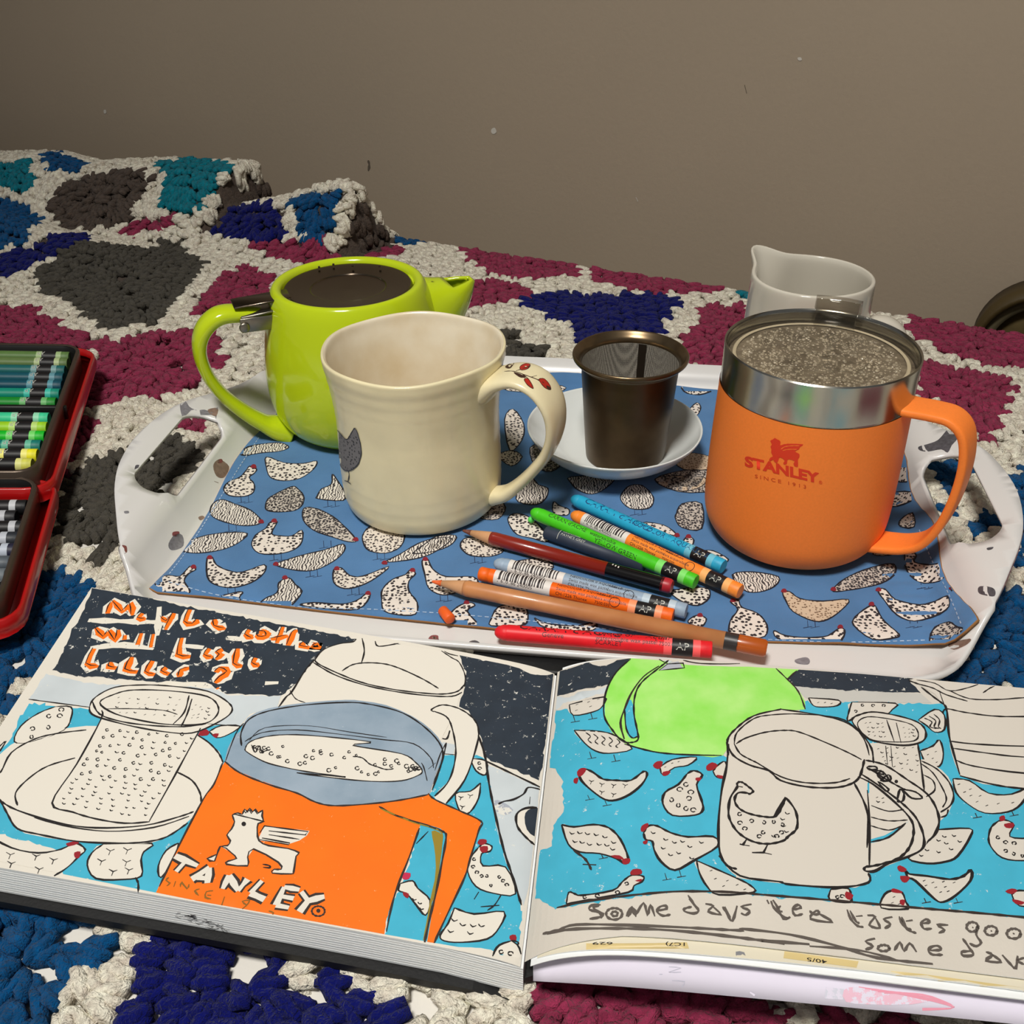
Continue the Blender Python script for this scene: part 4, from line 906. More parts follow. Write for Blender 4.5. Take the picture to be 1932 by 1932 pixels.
# drinking tab: a clear flap standing up at the back of the lid
tp = onplane(1572, 600, OC + [0, 0, .108], (0, 0, 1)); ta = math.atan2(tp[1] - OC[1], tp[0] - OC[0])
M_tab = mat('smoky_clear_plastic', (226, 222, 214), 0.06, trans=.93, ior=1.2); clear_mat(M_tab, (.86, .84, .80)); [n for n in M_tab.node_tree.nodes if n.type == 'MATH'][0].inputs[1].default_value = .8
v = []; f = []
radii = [(.0400, .0965), (.0385, .1020), (.0400, .1120), (.0418, .1135), (.0440, .1130), (.0452, .1060), (.0440, .1056), (.0432, .1112), (.0418, .1120), (.0408, .1112), (.0396, .1025), (.0412, .0960)]
K = 9
for j in range(K):
    a = ta + (-.26 + .52 * j / (K - 1))
    for r, z in radii: v.append(OC + [r * math.cos(a), r * math.sin(a), z])
nr = len(radii)
for j in range(K - 1):
    for k in range(nr): f.append((j * nr + k, j * nr + (k + 1) % nr, (j + 1) * nr + (k + 1) % nr, (j + 1) * nr + k))
f.append(tuple(range(nr - 1, -1, -1))); f.append(tuple((K - 1) * nr + k for k in range(nr)))
o = mesh('drinking_tab', v, f, [M_tab], parent=lidm)
# emblem and lettering printed on the front
mb = MB(); pr = Print(bvh_of(obody), mb, base=1.6e-4)
M_rp = mat('red_print_ink', (222, 58, 30), .45); M_dp = mat('dark_orange_print_ink', (206, 74, 30), .45)
Z7 = lambda P: [(1340 + x / 4.39, 560 + y / 4.39) for x, y in P]
pr.fill(Z7([(498, 1192), (520, 1180), (536, 1168), (552, 1178), (574, 1188), (584, 1205), (580, 1228), (600, 1224), (640, 1216), (770, 1220), (745, 1242), (735, 1262), (700, 1280), (738, 1300), (738, 1330), (726, 1350), (728, 1405), (700, 1402), (690, 1380), (700, 1360), (660, 1345), (640, 1352), (636, 1382), (612, 1388), (606, 1372), (618, 1360), (600, 1338), (576, 1330), (566, 1350), (556, 1372), (536, 1370), (526, 1352), (516, 1350), (500, 1360), (488, 1352), (500, 1330), (520, 1320), (506, 1290), (508, 1262), (500, 1240), (512, 1222)]), M_rp, smooth=2, grid=8, layer=0)
pr.line(Z7([(585, 1262), (620, 1240), (680, 1232), (740, 1232)]), .00035, M_or, layer=2); pr.line(Z7([(600, 1272), (650, 1262), (720, 1262)]), .00035, M_or, layer=2)
def px_text(txt, p0, p1, hgt, m, bold=.02, spacing=1.0, rise=None, layer=0):
    v, f, mn, mx = text_tris(txt, 1.0, bold, spacing)
    ex = (np.array(p1) - np.array(p0)) / (mx - mn); ey = np.array(rise if rise is not None else (0, -hgt / .72))
    pr.l = layer; pr._put([tuple(np.array(p0) + ex * (x - mn) + ey * y) for x, y in v], f, m)
px_text('STANLEY', Z7([(288, 1398)])[0], Z7([(905, 1542)])[0], 19, M_rp, bold=.045, rise=(-.5, -26))
px_text('®', Z7([(900, 1548)])[0], Z7([(928, 1553)])[0], 8, M_rp, bold=0, rise=(0, -9))
px_text('SINCE 1913', Z7([(372, 1498)])[0], Z7([(795, 1588)])[0], 8, M_dp, bold=.005, spacing=1.5, rise=(-.3, -9.5))
out(mb, 'printed_emblem', om)

# ================================================================== crayons and pencils
def frame(p0, p1):
    p0, p1 = np.array(p0), np.array(p1); X_ = p1 - p0; L_ = np.linalg.norm(X_); X_ = X_ / L_
    up = np.array([0, -.35, 1.0]); Nn = up - X_ * (up @ X_); Nn /= np.linalg.norm(Nn); Bn = np.cross(X_, Nn); return p0, X_, Nn, Bn, L_
def tube(fr, segs, m, n=20, a0=0, a1=2 * math.pi, mb=None, caps=True, hexa=False):
    """segs: (distance along the axis, radius)"""
    p0, X_, Nn, Bn, L_ = fr; v = []; f = []; full = abs(a1 - a0 - 2 * math.pi) < 1e-6; c = n if full else n + 1
    for (s, r) in segs:
        for i in range(c):
            a = a0 + (a1 - a0) * i / n; v.append(p0 + X_ * s + (Nn * math.cos(a) + Bn * math.sin(a)) * r)
    for k in range(len(segs) - 1):
        for i in range(n): f.append((k * c + i, k * c + (i + 1) % c, (k + 1) * c + (i + 1) % c, (k + 1) * c + i))
    if caps and full: f.append(tuple(range(c - 1, -1, -1))); f.append(tuple((len(segs) - 1) * c + i for i in range(c)))
    mb = mb or MB(); mb.add(v, f, m); return mb
def wrap_text(fr, txt, s0, size, ang, r, m, mb, flip=False, bold=0.0, italic=0.0):
    """lettering along the barrel; ang is the angle of its baseline round the axis"""
    p0, X_, Nn, Bn, L_ = fr; v, f, mn, mx = text_tris(txt, size, bold, 1.0, 2); V = []
    for x, y in v:
        xx = x - mn + y * italic; a = ang + (-(y) / r) * (-1 if flip else 1)
        if flip: xx = -xx
        V.append(p0 + X_ * (s0 + xx) + (Nn * math.cos(a) + Bn * math.sin(a)) * r)
    if V: mb.add(V, f, m)
    return mx - mn
M_blk = mat('black_label', (24, 22, 24), .45); M_wl = mat('white_label', (228, 222, 216), .5); M_bar = mat('barcode_ink', (40, 32, 34), .5); M_txt = mat('label_ink', (40, 30, 34), .5); M_txl = mat('pale_label_ink', (190, 190, 180), .5)
def crayon(p0, p1, col, tint, lab, group, barcode=False, tip=None, txt=None, R=.0037, wax=None, far=False, loc_text=True, blank=False, tcol=None, blunt=False):
    fr = frame(p0, p1); L_ = fr[4]
    th_ = thing('wax_crayon', lab, 'crayon', p0, group)
    ms = mat('sleeve_%d_%d_%d' % col, col, .42, var=.05, vscale=200, spec=.4); mt = mat('tint_%d_%d_%d' % tint, tint, .45)
    w = wax or col; mw = mat('wax_%d_%d_%d' % w, w, .5, var=.12, vscale=300, bump=.3, bscale=500)
    n = 12 if far else 20
    if not far: out(tube(fr, ([(0, R * .8), (.0006, R * .95), (.006, R * .97)] if blunt else [(0, R * .35), (.0012, R * .68), (.0035, R * .93), (.008, R * .98)]), mw, n), 'wax_tip', th_, origin=p0)
    e0 = L_ - .021
    slv = out(tube(fr, [(.0058, R), (e0, R)], ms, n), 'paper_sleeve', th_); autosharp(slv)
    for a, b in ((e0, e0 + .0038), (e0 + .0125, e0 + .0160)): autosharp(out(tube(fr, [(a, R * 1.004), (b, R * 1.004)], mt, n), 'pale_band', th_))
    bb_ = out(tube(fr, [(e0 + .0036, R * 1.008), (e0 + .0127, R * 1.008)], M_blk, n), 'black_band', th_); autosharp(bb_)
    autosharp(out(tube(fr, [(e0 + .0155, R * .995), (L_ - .0004, R * .995), (L_, R * .93)], mw, n), 'wax_end', th_))
    if far:
        mb = MB(); wrap_text(fr, 'AP', e0 + .0056, .0042, -.3, R * 1.03, M_txl, mb, flip=True); out(mb, 'lettering', th_)['kind'] = 'stuff'
        return th_
    mb = MB()
    if barcode:
        wl = out(tube(fr, [(.0085, R * 1.006), (.0375, R * 1.006)], M_wl, n, -1.9, 1.9, caps=False), 'barcode_label', th_)
        m2 = MB(); s = .0110; rr = random.Random(int(sum(col)))
        while s < .0345:
            wd = rr.choice([.0004, .0006, .0006, .0011]); tube(fr, [(s, R * 1.018), (s + wd, R * 1.018)], M_bar, 8, -1.0, .75, m2, False); s += wd + rr.choice([.0005, .0006, .0009])
        o = out(m2, 'barcode', wl); o['kind'] = 'stuff'
        wrap_text(fr, '7 610186 240005',   .0105, .0026, 1.15, R * 1.02, M_bar, mb)
        for q, t_ in enumerate(('NEOCOLOR II AQUARELLE', 'Swiss made wax pastel', 'CH-1226 Thonex')): wrap_text(fr, t_, .0405, .0022, -.15 + q * .62, R * 1.02, M_txt, mb)
        for q, t_ in enumerate(('watersoluble', 'cera acquerellabile', '7500.030')): wrap_text(fr, t_, .0600, .0020, -.1 + q * .6, R * 1.02, M_txt, mb)
        m3 = MB(); ring = []
        for i in range(20):
            t = 2 * math.pi * i / 20; s = e0 - .0065 + .0024 * math.cos(t); a = .35 + .0024 * math.sin(t) / R; ring.append(fr[0] + fr[1] * s + (fr[2] * math.cos(a) + fr[3] * math.sin(a)) * R * 1.03)
        sweep(ring, None, [.0003] * 3, [.0003] * 3, M_txt, n=4, mb=mb, sub=1, caps=False, closed=True)
    elif not blank:
        tc_ = tcol or M_txt
        if txt:
            for (t_, s, sz, a, it) in txt: wrap_text(fr, t_, s, sz, a, R * 1.02, tc_, mb, italic=it)
    wrap_text(fr, 'AP', e0 + .0054, .0048, .85, R * 1.03, M_txl, mb, bold=.0)
    if mb.v: out(mb, 'lettering', th_)['kind'] = 'stuff'
    return th_
CL = 'loose wax crayons on the placemat'; zc = .0062
def U(x, y, z=zc): return un(x, y, z)
CA = [('CARAN d\'ACHE', .010, .0062, .45, .25), ('NEOCOLOR II AQUARELLE', .040, .0040, .45, 0)]
crayon(U(934, 1192, .0060), U(1343, 1226, .0080), (226, 30, 40), (255, 96, 96), 'red wax crayon lying nearest the sketchbook, half on the tray rim', CL, txt=[("CARAN d'ACHE", .011, .0066, -.10, .2), ('Neocolor II Aquarelle', .045, .0046, -.28, .2), ('Geneve', .022, .0032, .62, 0), ('watersoluble wax pastel', .046, .0028, .42, 0), ('SCARLET', .046, .0030, .98, 0), ('7500.070', .074, .0025, .5, 0)], R=.0038)
crayon(U(905, 1082), U(1270, 1163), (244, 104, 20), (255, 156, 110), 'bright orange wax crayon with barcode beside the tan pencil', CL, barcode=True, blunt=True)
crayon(U(933, 1062), U(1295, 1153), (150, 170, 190), (186, 202, 214), 'pale grey-blue wax crayon with barcode, behind the bright orange one', CL, barcode=True)
crayon(U(1003, 965, .0092), U(1313, 1098, .0072), (72, 200, 30), (130, 226, 110), 'bright green wax crayon lying over the dark one', CL, txt=[("CARAN d'ACHE", .012, .0034, .3, 0), ('watersoluble', .038, .0030, .3, 0), ('YELLOW GREEN', .042, .0034, 1.05, 0)])
crayon(U(1079, 970), U(1397, 1116), (250, 140, 50), (254, 182, 110), 'light orange wax crayon with barcode between green and blue', CL, barcode=True)
crayon(U(1079, 940), U(1365, 1069), (40, 166, 206), (110, 190, 214), 'turquoise blue wax crayon, farthest of the loose ones', CL, txt=CA, tcol=mat('dark_blue_ink', (16, 70, 120), .5))
fr = frame(U(1030, 1004, .0050), U(1215, 1068, .0050))
sl = thing('wax_crayon', 'short dark slate wax crayon under the green one', 'crayon', fr[0], CL)
out(tube(fr, [(0, .0032), (.0008, .0036), (fr[4], .0036)], mat('slate_sleeve', (50, 58, 74), .5, var=.08, vscale=200)), 'paper_sleeve', sl)
mb = MB(); wrap_text(fr, 'PAYNE\'S GREY', .010, .0022, .3, .0037, M_txl, mb); wrap_text(fr, 'watersoluble', .010, .0020, -.3, .0037, M_txl, mb); tube(fr, [(.0085, .00368), (.0088, .00368)], M_txl, 8, -1, 1, mb, False); out(mb, 'lettering', sl)['kind'] = 'stuff'
fr = frame(U(834, 1150, .0045), U(850, 1169, .0045)); st = out(tube(fr, [(0, .0018), (.0007, .0025), (fr[4] - .0005, .0027), (fr[4], .0023)], mat('orange_wax', (236, 96, 30), .5), 14), 'crayon_stub', origin=fr[0]); tag(st, 'tiny orange crayon stub at the near edge of the placemat', 'crayon')
st2 = out(tube(frame(U(1000, 978, .004), U(1008, 988, .004)), [(0, .0012), (.001, .0018), (.0026, .0015)], mat('green_wax', (90, 220, 90), .5), 10), 'crayon_crumb', origin=U(1000, 978, .004)); tag(st2, 'tiny bright green crayon crumb beside the green crayon tip', 'crayon')
# pencils
M_wood = mat('cedar_wood', (196, 146, 104), .6, var=.12, vscale=120, bump=.3, bscale=400); M_woodl = mat('varnished_wood', (182, 118, 72), .38, rgb2=(200, 136, 86), vscale=70, coat=.2)
def pencil(p0, p1, lab, body, parts, lead, R):
    fr = frame(p0, p1); L_ = fr[4]; t = thing('coloured_pencil', lab, 'pencil', p0, 'coloured pencils on the placemat')
    out(tube(fr, [(0, .0004), (.0006, .0007), (.0052, .0016)], lead, 14), 'lead', t)
    out(tube(fr, [(.0050, .0015), (.0165, R * .92), (.0185, R * .98)], M_wood, 20), 'sharpened_wood', t)
    out(tube(fr, [(.0170, R * .95), (.0188, R), (parts[0][0], R)], body, 24), 'barrel', t)
    for a, b, m, nm in parts: autosharp(out(tube(fr, [(a, R * 1.006), (b - .0012, R * 1.006), (b, R * .82)] if b >= L_ - 1e-4 else [(a, R * 1.006), (b, R * 1.006)], m, 24), nm, t))
    return fr, t
a, b = U(815, 1097, .0068), U(1447, 1224, .0085); LL_ = np.linalg.norm(b - a)
fr, t = pencil(a, b, 'long tan wooden pencil with an orange lead, dark ring and rust end', M_woodl, [(LL_ - .0185, LL_ - .0125, mat('dark_ring', (48, 46, 46), .4), 'dark_ring'), (LL_ - .0128, LL_, mat('rust_lacquer', (176, 84, 26), .3, coat=.3), 'end_cap')], mat('orange_lead', (232, 100, 40), .6), .0040)
a, b = U(873, 1001, .0048), U(1268, 1107, .0062); LL_ = np.linalg.norm(b - a)
fr, t = pencil(a, b, 'dark red pencil with black end section and red tip, beside the green crayon', mat('dark_red_lacquer', (134, 32, 20), .28, coat=.4), [(LL_ - .0335, LL_ - .0040, mat('black_lacquer', (14, 12, 13), .16, coat=.5), 'black_section'), (LL_ - .0052, LL_, mat('crimson_end', (176, 40, 50), .4), 'end_cap')], mat('brown_lead', (110, 60, 44), .6), .0037)
mb = MB(); 
for k in range(3): tube(fr, [(LL_ - .031 + k * .0016, .00378), (LL_ - .0304 + k * .0016, .00378)], M_wl, 4, -.5 + k * .1, -.2 + k * .1, mb, False)
out(mb, 'silver_specks', t)['kind'] = 'stuff'

# ================================================================== crayon tins
M_rt = mat('red_tin', (178, 16, 18), .34, var=.12, vscale=20, coat=.4); M_bt = mat('black_tin_lining', (18, 18, 18), .42); M_re = mat('worn_tin_edge', (92, 80, 70), .35, metal=.6)
def tin(c_fr, c_nr, wid, depth, z0, name, lab, zoff):
    """open tin: c_fr / c_nr are its far-right and near-right inner corners"""
    c_fr = np.array(c_fr); c_nr = np.array(c_nr); ey = c_fr - c_nr; ly = np.linalg.norm(ey); ey /= ly; ex = np.array([-.985, -.02, .085]); ex -= ey * (ex @ ey) * .5; ex /= np.linalg.norm(ex); ez = np.cross(ey, ex); ez = ez if ez[2] > 0 else -ez; ez /= np.linalg.norm(ez)
    T = thing(name, lab, 'tin', c_nr + ez * (-depth))
    def loop(off, h, r, k=5):
        P = []
        for (x, y, a0) in ((wid + off - r, ly + off - r, 0), (-off + r, ly + off - r, 90), (-off + r, -off + r, 180), (wid + off - r, -off + r, 270)):
            for i in range(k + 1):
                a = math.radians(a0 + 90 * i / k); P.append(c_nr + ex * (x + r * math.cos(a)) + ey * (y + r * math.sin(a)) + ez * h)
        return P
    def shell(rows, m, nm, cap0=False, cap1=False):
        v = []; f = []
        for (off, h, r) in rows: v += loop(off, h, r)
        n = 24
        for k in range(len(rows) - 1):
            for i in range(n): f.append((k * n + i, k * n + (i + 1) % n, (k + 1) * n + (i + 1) % n, (k + 1) * n + i))
        if cap0: f.append(tuple(range(n)))
        if cap1: f.append(tuple((len(rows) - 1) * n + i for i in range(n)))
        return mesh(nm, v, f, [m], parent=T)
    shell([(.0105, -depth - .003, .016), (.0115, -depth + .002, .016), (.0105, -depth * .45, .015), (.0098, -depth * .40, .0145), (.0088, -depth * .40, .0137), (.0084, -depth * .8, .013)], M_rt, 'red_case', cap0=True)
    shell([(.0022, -depth - .001, .011), (.0024, .0005, .012), (.0012, .0016, .011), (.0000, .0008, .010)], M_re, 'rolled_edge')
    shell([(.0002, .0004, .010), (-.0012, -.002, .009), (-.0025, -depth, .008)], M_bt, 'black_lining', cap1=True)
    return ex, ey, ez, ly, c_nr
zt1 = .022
cfr, cnr = un(147, 655, zt1), un(62, 890, zt1)
ex, ey, ez, ly, c0 = tin(cfr, cnr, .20, .012, 0, 'crayon_tin', 'open red tin with black lining holding green and yellow crayons', 0)
GR = [((92, 124, 66), (160, 186, 130), 'sage green'), ((98, 122, 70), (176, 192, 140), 'olive green'), ((26, 98, 98), (118, 160, 160), 'dark teal'), ((14, 82, 96), (96, 148, 160), 'petrol blue'), ((10, 74, 92), (84, 146, 160), 'deep petrol blue'), ((14, 140, 118), (60, 190, 170), 'turquoise green'), ((22, 138, 44), (110, 184, 110), 'emerald green'),
 ((60, 206, 152), (150, 224, 186), 'mint green'), ((160, 214, 40), (190, 226, 120), 'lime yellow'), ((20, 190, 40), (120, 222, 110), 'vivid green'), ((10, 120, 110), (100, 186, 156), 'sea green'), ((240, 232, 40), (246, 240, 130), 'lemon yellow'), ((214, 214, 90), (226, 226, 140), 'pale yellow')]
ys = [675, 687, 701, 715, 729, 745, 762, 791, 808.5, 825.6, 843, 860, 878]; xe = [132, 129, 124, 121, 118, 114, 107, 93, 90, 86, 79, 72, 62]
for (c, t_, nm), y, x in zip(GR, ys, xe):
    e_ = un(x, y, zt1 - .0055)
    crayon(e_ + ex * .103, e_, c, t_, nm + ' wax crayon lying in the open red tin', 'crayons in the green tin', far=True, R=.0042)
# divider of the two rows
mb = box(un(40, 777, zt1 - .006) + ex * .03, .115, .0035, .009, M_bt, ex, ey, bev=.0006); dv = out(mb, 'tin_divider', origin=un(40, 777, zt1 - .006)); tag(dv, 'black plastic divider between the two rows of green crayons', 'divider')
cfr, cnr = un(66, 906, zt1 - .004), un(-8, 1135, zt1 - .004)
ex, ey, ez, ly, c0 = tin(cfr, cnr, .20, .012, 0, 'crayon_tin', 'nearer open tin with black lining holding black and grey crayons', 0)
GK = [((20, 20, 22), (198, 200, 204), 'jet black'), ((30, 30, 34), (188, 190, 196), 'soft black'), ((26, 28, 32), (190, 192, 198), 'ivory black'), ((40, 44, 52), (186, 190, 200), 'charcoal'), ((34, 34, 56), (186, 194, 208), 'blue black'), ((84, 92, 100), (180, 190, 198), 'slate grey'), ((110, 118, 124), (190, 196, 200), 'mid grey'), ((150, 156, 160), (205, 208, 210), 'light grey')]
ys = [957, 977, 997, 1018, 1040, 1064, 1088, 1112]; xe = [52, 32, 52, 36, 38, 20, 12, 2]
for (c, t_, nm), y, x in zip(GK, ys, xe):
    e_ = un(x, y, zt1 - .0095)
    crayon(e_ + ex * .103, e_, c, t_, nm + ' wax crayon lying in the nearer tin', 'crayons in the black tin', far=True, R=.0042)

# ================================================================== sketchbook
M_pap = mat('sketch_paper', (226, 220, 208), .85, var=.02, vscale=30, bump=.35, bscale=700, bdist=.00025, spec=.2)
M_papr = mat('sketch_paper_grey', (212, 205, 194), .85, var=.03, vscale=30, bump=.4, bscale=700, bdist=.00025, spec=.2)
M_edge = mat('page_edges', (238, 240, 240), .8); M_edge2 = mat('page_edges_grey', (226, 230, 232), .8)
M_cov = mat('black_book_cover', (16, 16, 17), .55, bump=.3, bscale=600)
SPc, SBc = un(1050, 1264, .014), un(987, 1815, .009)
TLc = un(172, 1107, .026); d_ = un(0, 1641, .012) - SBc; d_[2] = 0; d_ /= np.linalg.norm(d_); BLc = SBc + d_ * .214; BLc[2] = .015
book = thing('sketchbook', 'open landscape sketchbook with black cover, mugs and hens drawn across both pages', 'book', (SBc + SPc) / 2 - [0, 0, .02])
def PL(s, t, dz=0.0, ext=0.0):
    """left page: s from spine to outer edge, t from near to far"""
    near = SBc + (BLc - SBc) * s; far = SPc + (TLc - SPc) * s; p = near + (far - near) * t
    dn = near - far; dn[2] = 0; dn /= np.linalg.norm(dn)
    p = p + dn * ext * (1 - 2 * t)
    p[2] += dz - .0030 * math.exp(-s / .035) + .0006 * math.sin(s * 5)
    return p
E_r = np.array([.988, -.155, 0])
SBr, SPr = un(990, 1815, .009), un(1052, 1268, .014)
ZR = .028
def PR(s, t, dz=0.0, ext=0.0, k=1.0):
    b = SBr + (SPr - SBr) * t; w = 1 - math.exp(-s / .018)
    p = b + E_r * s; p[2] = b[2] + (ZR - b[2]) * w + dz * (.22 + .78 * w)
    dn = SBr - SPr; dn[2] = 0; dn /= np.linalg.norm(dn); return p + dn * ext * (1 - 2 * t)
def slab(name, fn, srange, trange, th, mats, ns=16, nt_=6, parent=None, top=0):
    S_ = np.linspace(*srange, ns + 1) if not hasattr(srange, '__len__') or len(srange) == 2 else np.array(srange)
    ns = len(S_) - 1; T_ = np.linspace(*trange, nt_ + 1); v = []; f = []; m = []
    for dz in (0, -th):
        for t in T_:
            for s in S_: v.append(fn(s, t, dz))
    w = ns + 1; o_ = w * (nt_ + 1)
    for j in range(nt_):
        for i in range(ns):
            k = j * w + i; f.append((k, k + 1, k + w + 1, k + w)); m.append(0); f.append((o_ + k + w, o_ + k + w + 1, o_ + k + 1, o_ + k)); m.append(1)
    rim = [i for i in range(w)] + [j * w + ns for j in range(1, nt_ + 1)] + [nt_ * w + i for i in range(ns - 1, -1, -1)] + [j * w for j in range(nt_ - 1, 0, -1)]
    for a, b in zip(rim, rim[1:] + rim[:1]): f.append((a, o_ + a, o_ + b, b)); m.append(1)
    return mesh(name, v, f, mats, m, smooth=False, parent=parent)
NL = 11; TH_L = .00115
leftpage = slab('drawn_page', lambda s, t, dz: PL(s, t, dz, .0002), [.004, .012, .02, .03, .04, .05, .065, .08, .1, .12, .15, .18, .22, .27, .32, .38, .45, .52, .6, .7, .8, .9, 1], (0, 1), .0004, [M_pap, M_edge], nt_=4, parent=book)
leftpage['label'] = 'left page with an orange mug drawing and slate-coloured headline'
for k in range(NL):
    z0 = -.00046 - k * TH_L
    o = slab('page_section', lambda s, t, dz, k=k, z0=z0: PL(s, t, z0 + dz, .0002 + .00008 * k), (0.0, 1.0), (0, 1), TH_L - .00002, [M_edge, M_edge if k % 2 else M_edge2], ns=8, nt_=2, parent=book)
zc_ = -.0005 - NL * TH_L
slab('cover', lambda s, t, dz: PL(s, t, zc_ + dz - .0006, .0042), (-.03, 1.03), (0, 1), .0036, [M_cov, M_cov], ns=10, nt_=2, parent=book)
q_ = un(998, 1251, .006); box(q_, .050, .014, .0040, M_cov, (SPr - SBr)[[1, 0, 2]] * [1, -1, 0], (SPr - SBr) * [1, 1, 0], mb=(spn := MB()), bev=.0008); out(spn, 'cover_spine', book)
# smear of ink on the fore-edge of the pages
SR = [0, .002, .004, .006, .008, .010, .012, .0145, .017, .020, .023, .026, .030, .034, .039, .045, .053, .06, .07, .1, .14, .18, .214]
rightpage = slab('drawn_page', lambda s, t, dz: PR(s, (t0 := .025 * min(1, s / .03)) + (1 - t0) * t, dz), SR, (0, 1), .0004, [M_papr, M_edge], nt_=4, parent=book)
rightpage['label'] = 'right page with a green teapot and cream mug drawing, curling up from the spine'
slab('taped_page', lambda s, t, dz: PR(s, t, -.0011 + dz, .0002 + .0006 * math.sin(s * 40)), SR[2:], (0, 1), .0006, [mat('taped_page_paper', (222, 214, 192), .7), M_edge], nt_=2, parent=book)['label'] = 'page with yellowed tape strips showing below the drawing'
slab('white_page', lambda s, t, dz: PR(s, t, -.0021 + dz, .0020), SR[1:], (0, 1), .0005, [M_edge, M_edge], nt_=2, parent=book)
NR = 7
for k in range(NR): slab('page_section', lambda s, t, dz, k=k: PR(s, t, -.0034 - k * .0022 + dz, -.0110), SR[2:], (0, 1), .0020, [M_edge, M_edge if k % 2 else M_edge2], nt_=2, parent=book)
slab('cover', lambda s, t, dz: PR(s, t, 0, -.0100 * min(1, s / .02)) * np.array([1, 1, 0]) + np.array([0, 0, (.0045 - .0045 * (1 - t)) + .004 * t * min(1, s / .06) + dz + (.0005 if s > .01 else 0)]), [0.0, .02, .06, .1, .15, .218], (0, 1), .0030, [M_cov, M_cov], nt_=2, parent=book)
# loose sheet tucked under the right-hand pages
M_lil = mat('lilac_white_sheet', (222, 216, 232), .8, var=.02, vscale=25)
nb = [un(1006, 1851, .004), un(1180, 1862, .012), un(1480, 1889, .0168), un(1932, 1934, .019), un(2300, 1975, .020)]
nf = [un(1006, 1808, .0070), un(1180, 1800, .0185), un(1480, 1822, .0225), un(1932, 1874, .0230), un(2300, 1920, .0235)]
v = []; f = []
A_ = cat_(nb, 5); Bq = cat_(nf, 5)
for p, q in zip(A_, Bq):
    q2 = q + (q - p) * .8; q2[2] = q[2] + .0005
    v += [p, (p + q) / 2 + [0, 0, .0005], q, q2]
for i in range(len(A_) - 1):
    for k in range(3): f.append((i * 4 + k, (i + 1) * 4 + k, (i + 1) * 4 + k + 1, i * 4 + k + 1))
o = mesh('loose_sheet', v, f, [M_lil], origin=nb[1]); sm = o.modifiers.new('t', 'SOLIDIFY'); sm.thickness = .0003
tag(o, 'loose lilac-white sheet with pink scribbles sticking out under the right-hand pages', 'paper')
lsb = bvh_of(o); mb = MB(); pr = Print(lsb, mb, base=1e-4)
pr.fill([(1592, 1868), (1620, 1862), (1700, 1872), (1760, 1884), (1720, 1895), (1640, 1895), (1596, 1890)], mat('pink_scribble', (230, 186, 204), .8, flecks=((222, 216, 232), 260, .5)), smooth=2)
for q in range(5): pr.line([(1620 + q * 12, 1862 + q * 3), (1700 + q * 10, 1876), (1800, 1900), (1740, 1902 + q)], .0004, mat('pink_line', (226, 150, 170), .8))
pr.fill([(1558, 1862), (1592, 1866), (1590, 1886), (1556, 1884)], mat('pale_grey_scribble', (206, 206, 220), .8, flecks=((222, 216, 232), 300, .5)), smooth=1)
for P in ([(1262, 1824), (1285, 1826), (1262, 1834), (1285, 1834)], [(1268, 1850), (1292, 1852), (1286, 1862)], [(1244, 1838), (1250, 1838)]): pr.line(P, .0004, mat('faint_pencil', (186, 184, 200), .8), smooth=2)
pr.line([(1415, 1872), (1424, 1878)], .0012, M_lil); out(mb, 'pink_scribbles', o)['kind'] = 'stuff'

# ------------------------------------------------------------------ the drawings
INK = mat('black_ink_line', (30, 26, 26), .6); INKB = mat('brown_black_line', (52, 42, 38), .6)
SL = mat('slate_pastel', (40, 50, 62), .62, var=.12, vscale=120, flecks=((224, 222, 214), 330, .615)); PG = mat('pale_grey_pastel', (200, 208, 212), .8, var=.05, vscale=60, flecks=((230, 226, 216), 260, .64))
BL_ = mat('sky_blue_pastel', (66, 176, 206), .75, var=.06, vscale=90, flecks=((206, 218, 218), 300, .63)); ORP = mat('orange_pastel', (255, 116, 8), .6, var=.05, vscale=50, flecks=((248, 190, 140), 420, .66)); GRP = mat('green_pastel', (146, 226, 88), .7, rgb2=(178, 234, 128), vscale=75, detail=5)
STP = mat('blue_grey_pastel', (134, 154, 172), .7, rgb2=(158, 174, 190), vscale=60, detail=5, flecks=((200, 206, 210), 380, .66)); WH = mat('bare_paper', (228, 222, 210), .85); WHR = mat('bare_paper_right', (214, 207, 196), .85); OLV = mat('olive_smear', (150, 128, 40), .7); REDP = mat('crimson_pastel', (150, 26, 38), .7); PKR = mat('cherry_pastel', (196, 40, 80), .7)
def clip_poly(P, Q):
    """keep the part of P inside the convex outline Q (clockwise in picture coordinates)"""
    P = [tuple(p) for p in P]
    for i in range(len(Q)):
        a, b = Q[i], Q[(i + 1) % len(Q)]; o_ = []
        ins = lambda p: (b[0] - a[0]) * (p[1] - a[1]) - (b[1] - a[1]) * (p[0] - a[0]) >= 0
        for j in range(len(P)):
            p, q = P[j], P[(j + 1) % len(P)]; ip, iq = ins(p), ins(q)
            if ip: o_.append(p)
            if ip != iq:
                d1 = (b[0] - a[0]) * (p[1] - a[1]) - (b[1] - a[1]) * (p[0] - a[0]); d2 = (b[0] - a[0]) * (q[1] - a[1]) - (b[1] - a[1]) * (q[0] - a[0])
                t = d1 / (d1 - d2); o_.append((p[0] + (q[0] - p[0]) * t, p[1] + (q[1] - p[1]) * t))
        P = o_
        if not P: return []
    R = []
    for p in P:
        if not R or abs(p[0] - R[-1][0]) + abs(p[1] - R[-1][1]) > .3: R.append(p)
    return R
def page_px(fn, S_):
    far = [tuple(proj(fn(s, .9985))[0]) for s in S_]; near = [tuple(proj(fn(s, .0015))[0]) for s in S_]; return far, near
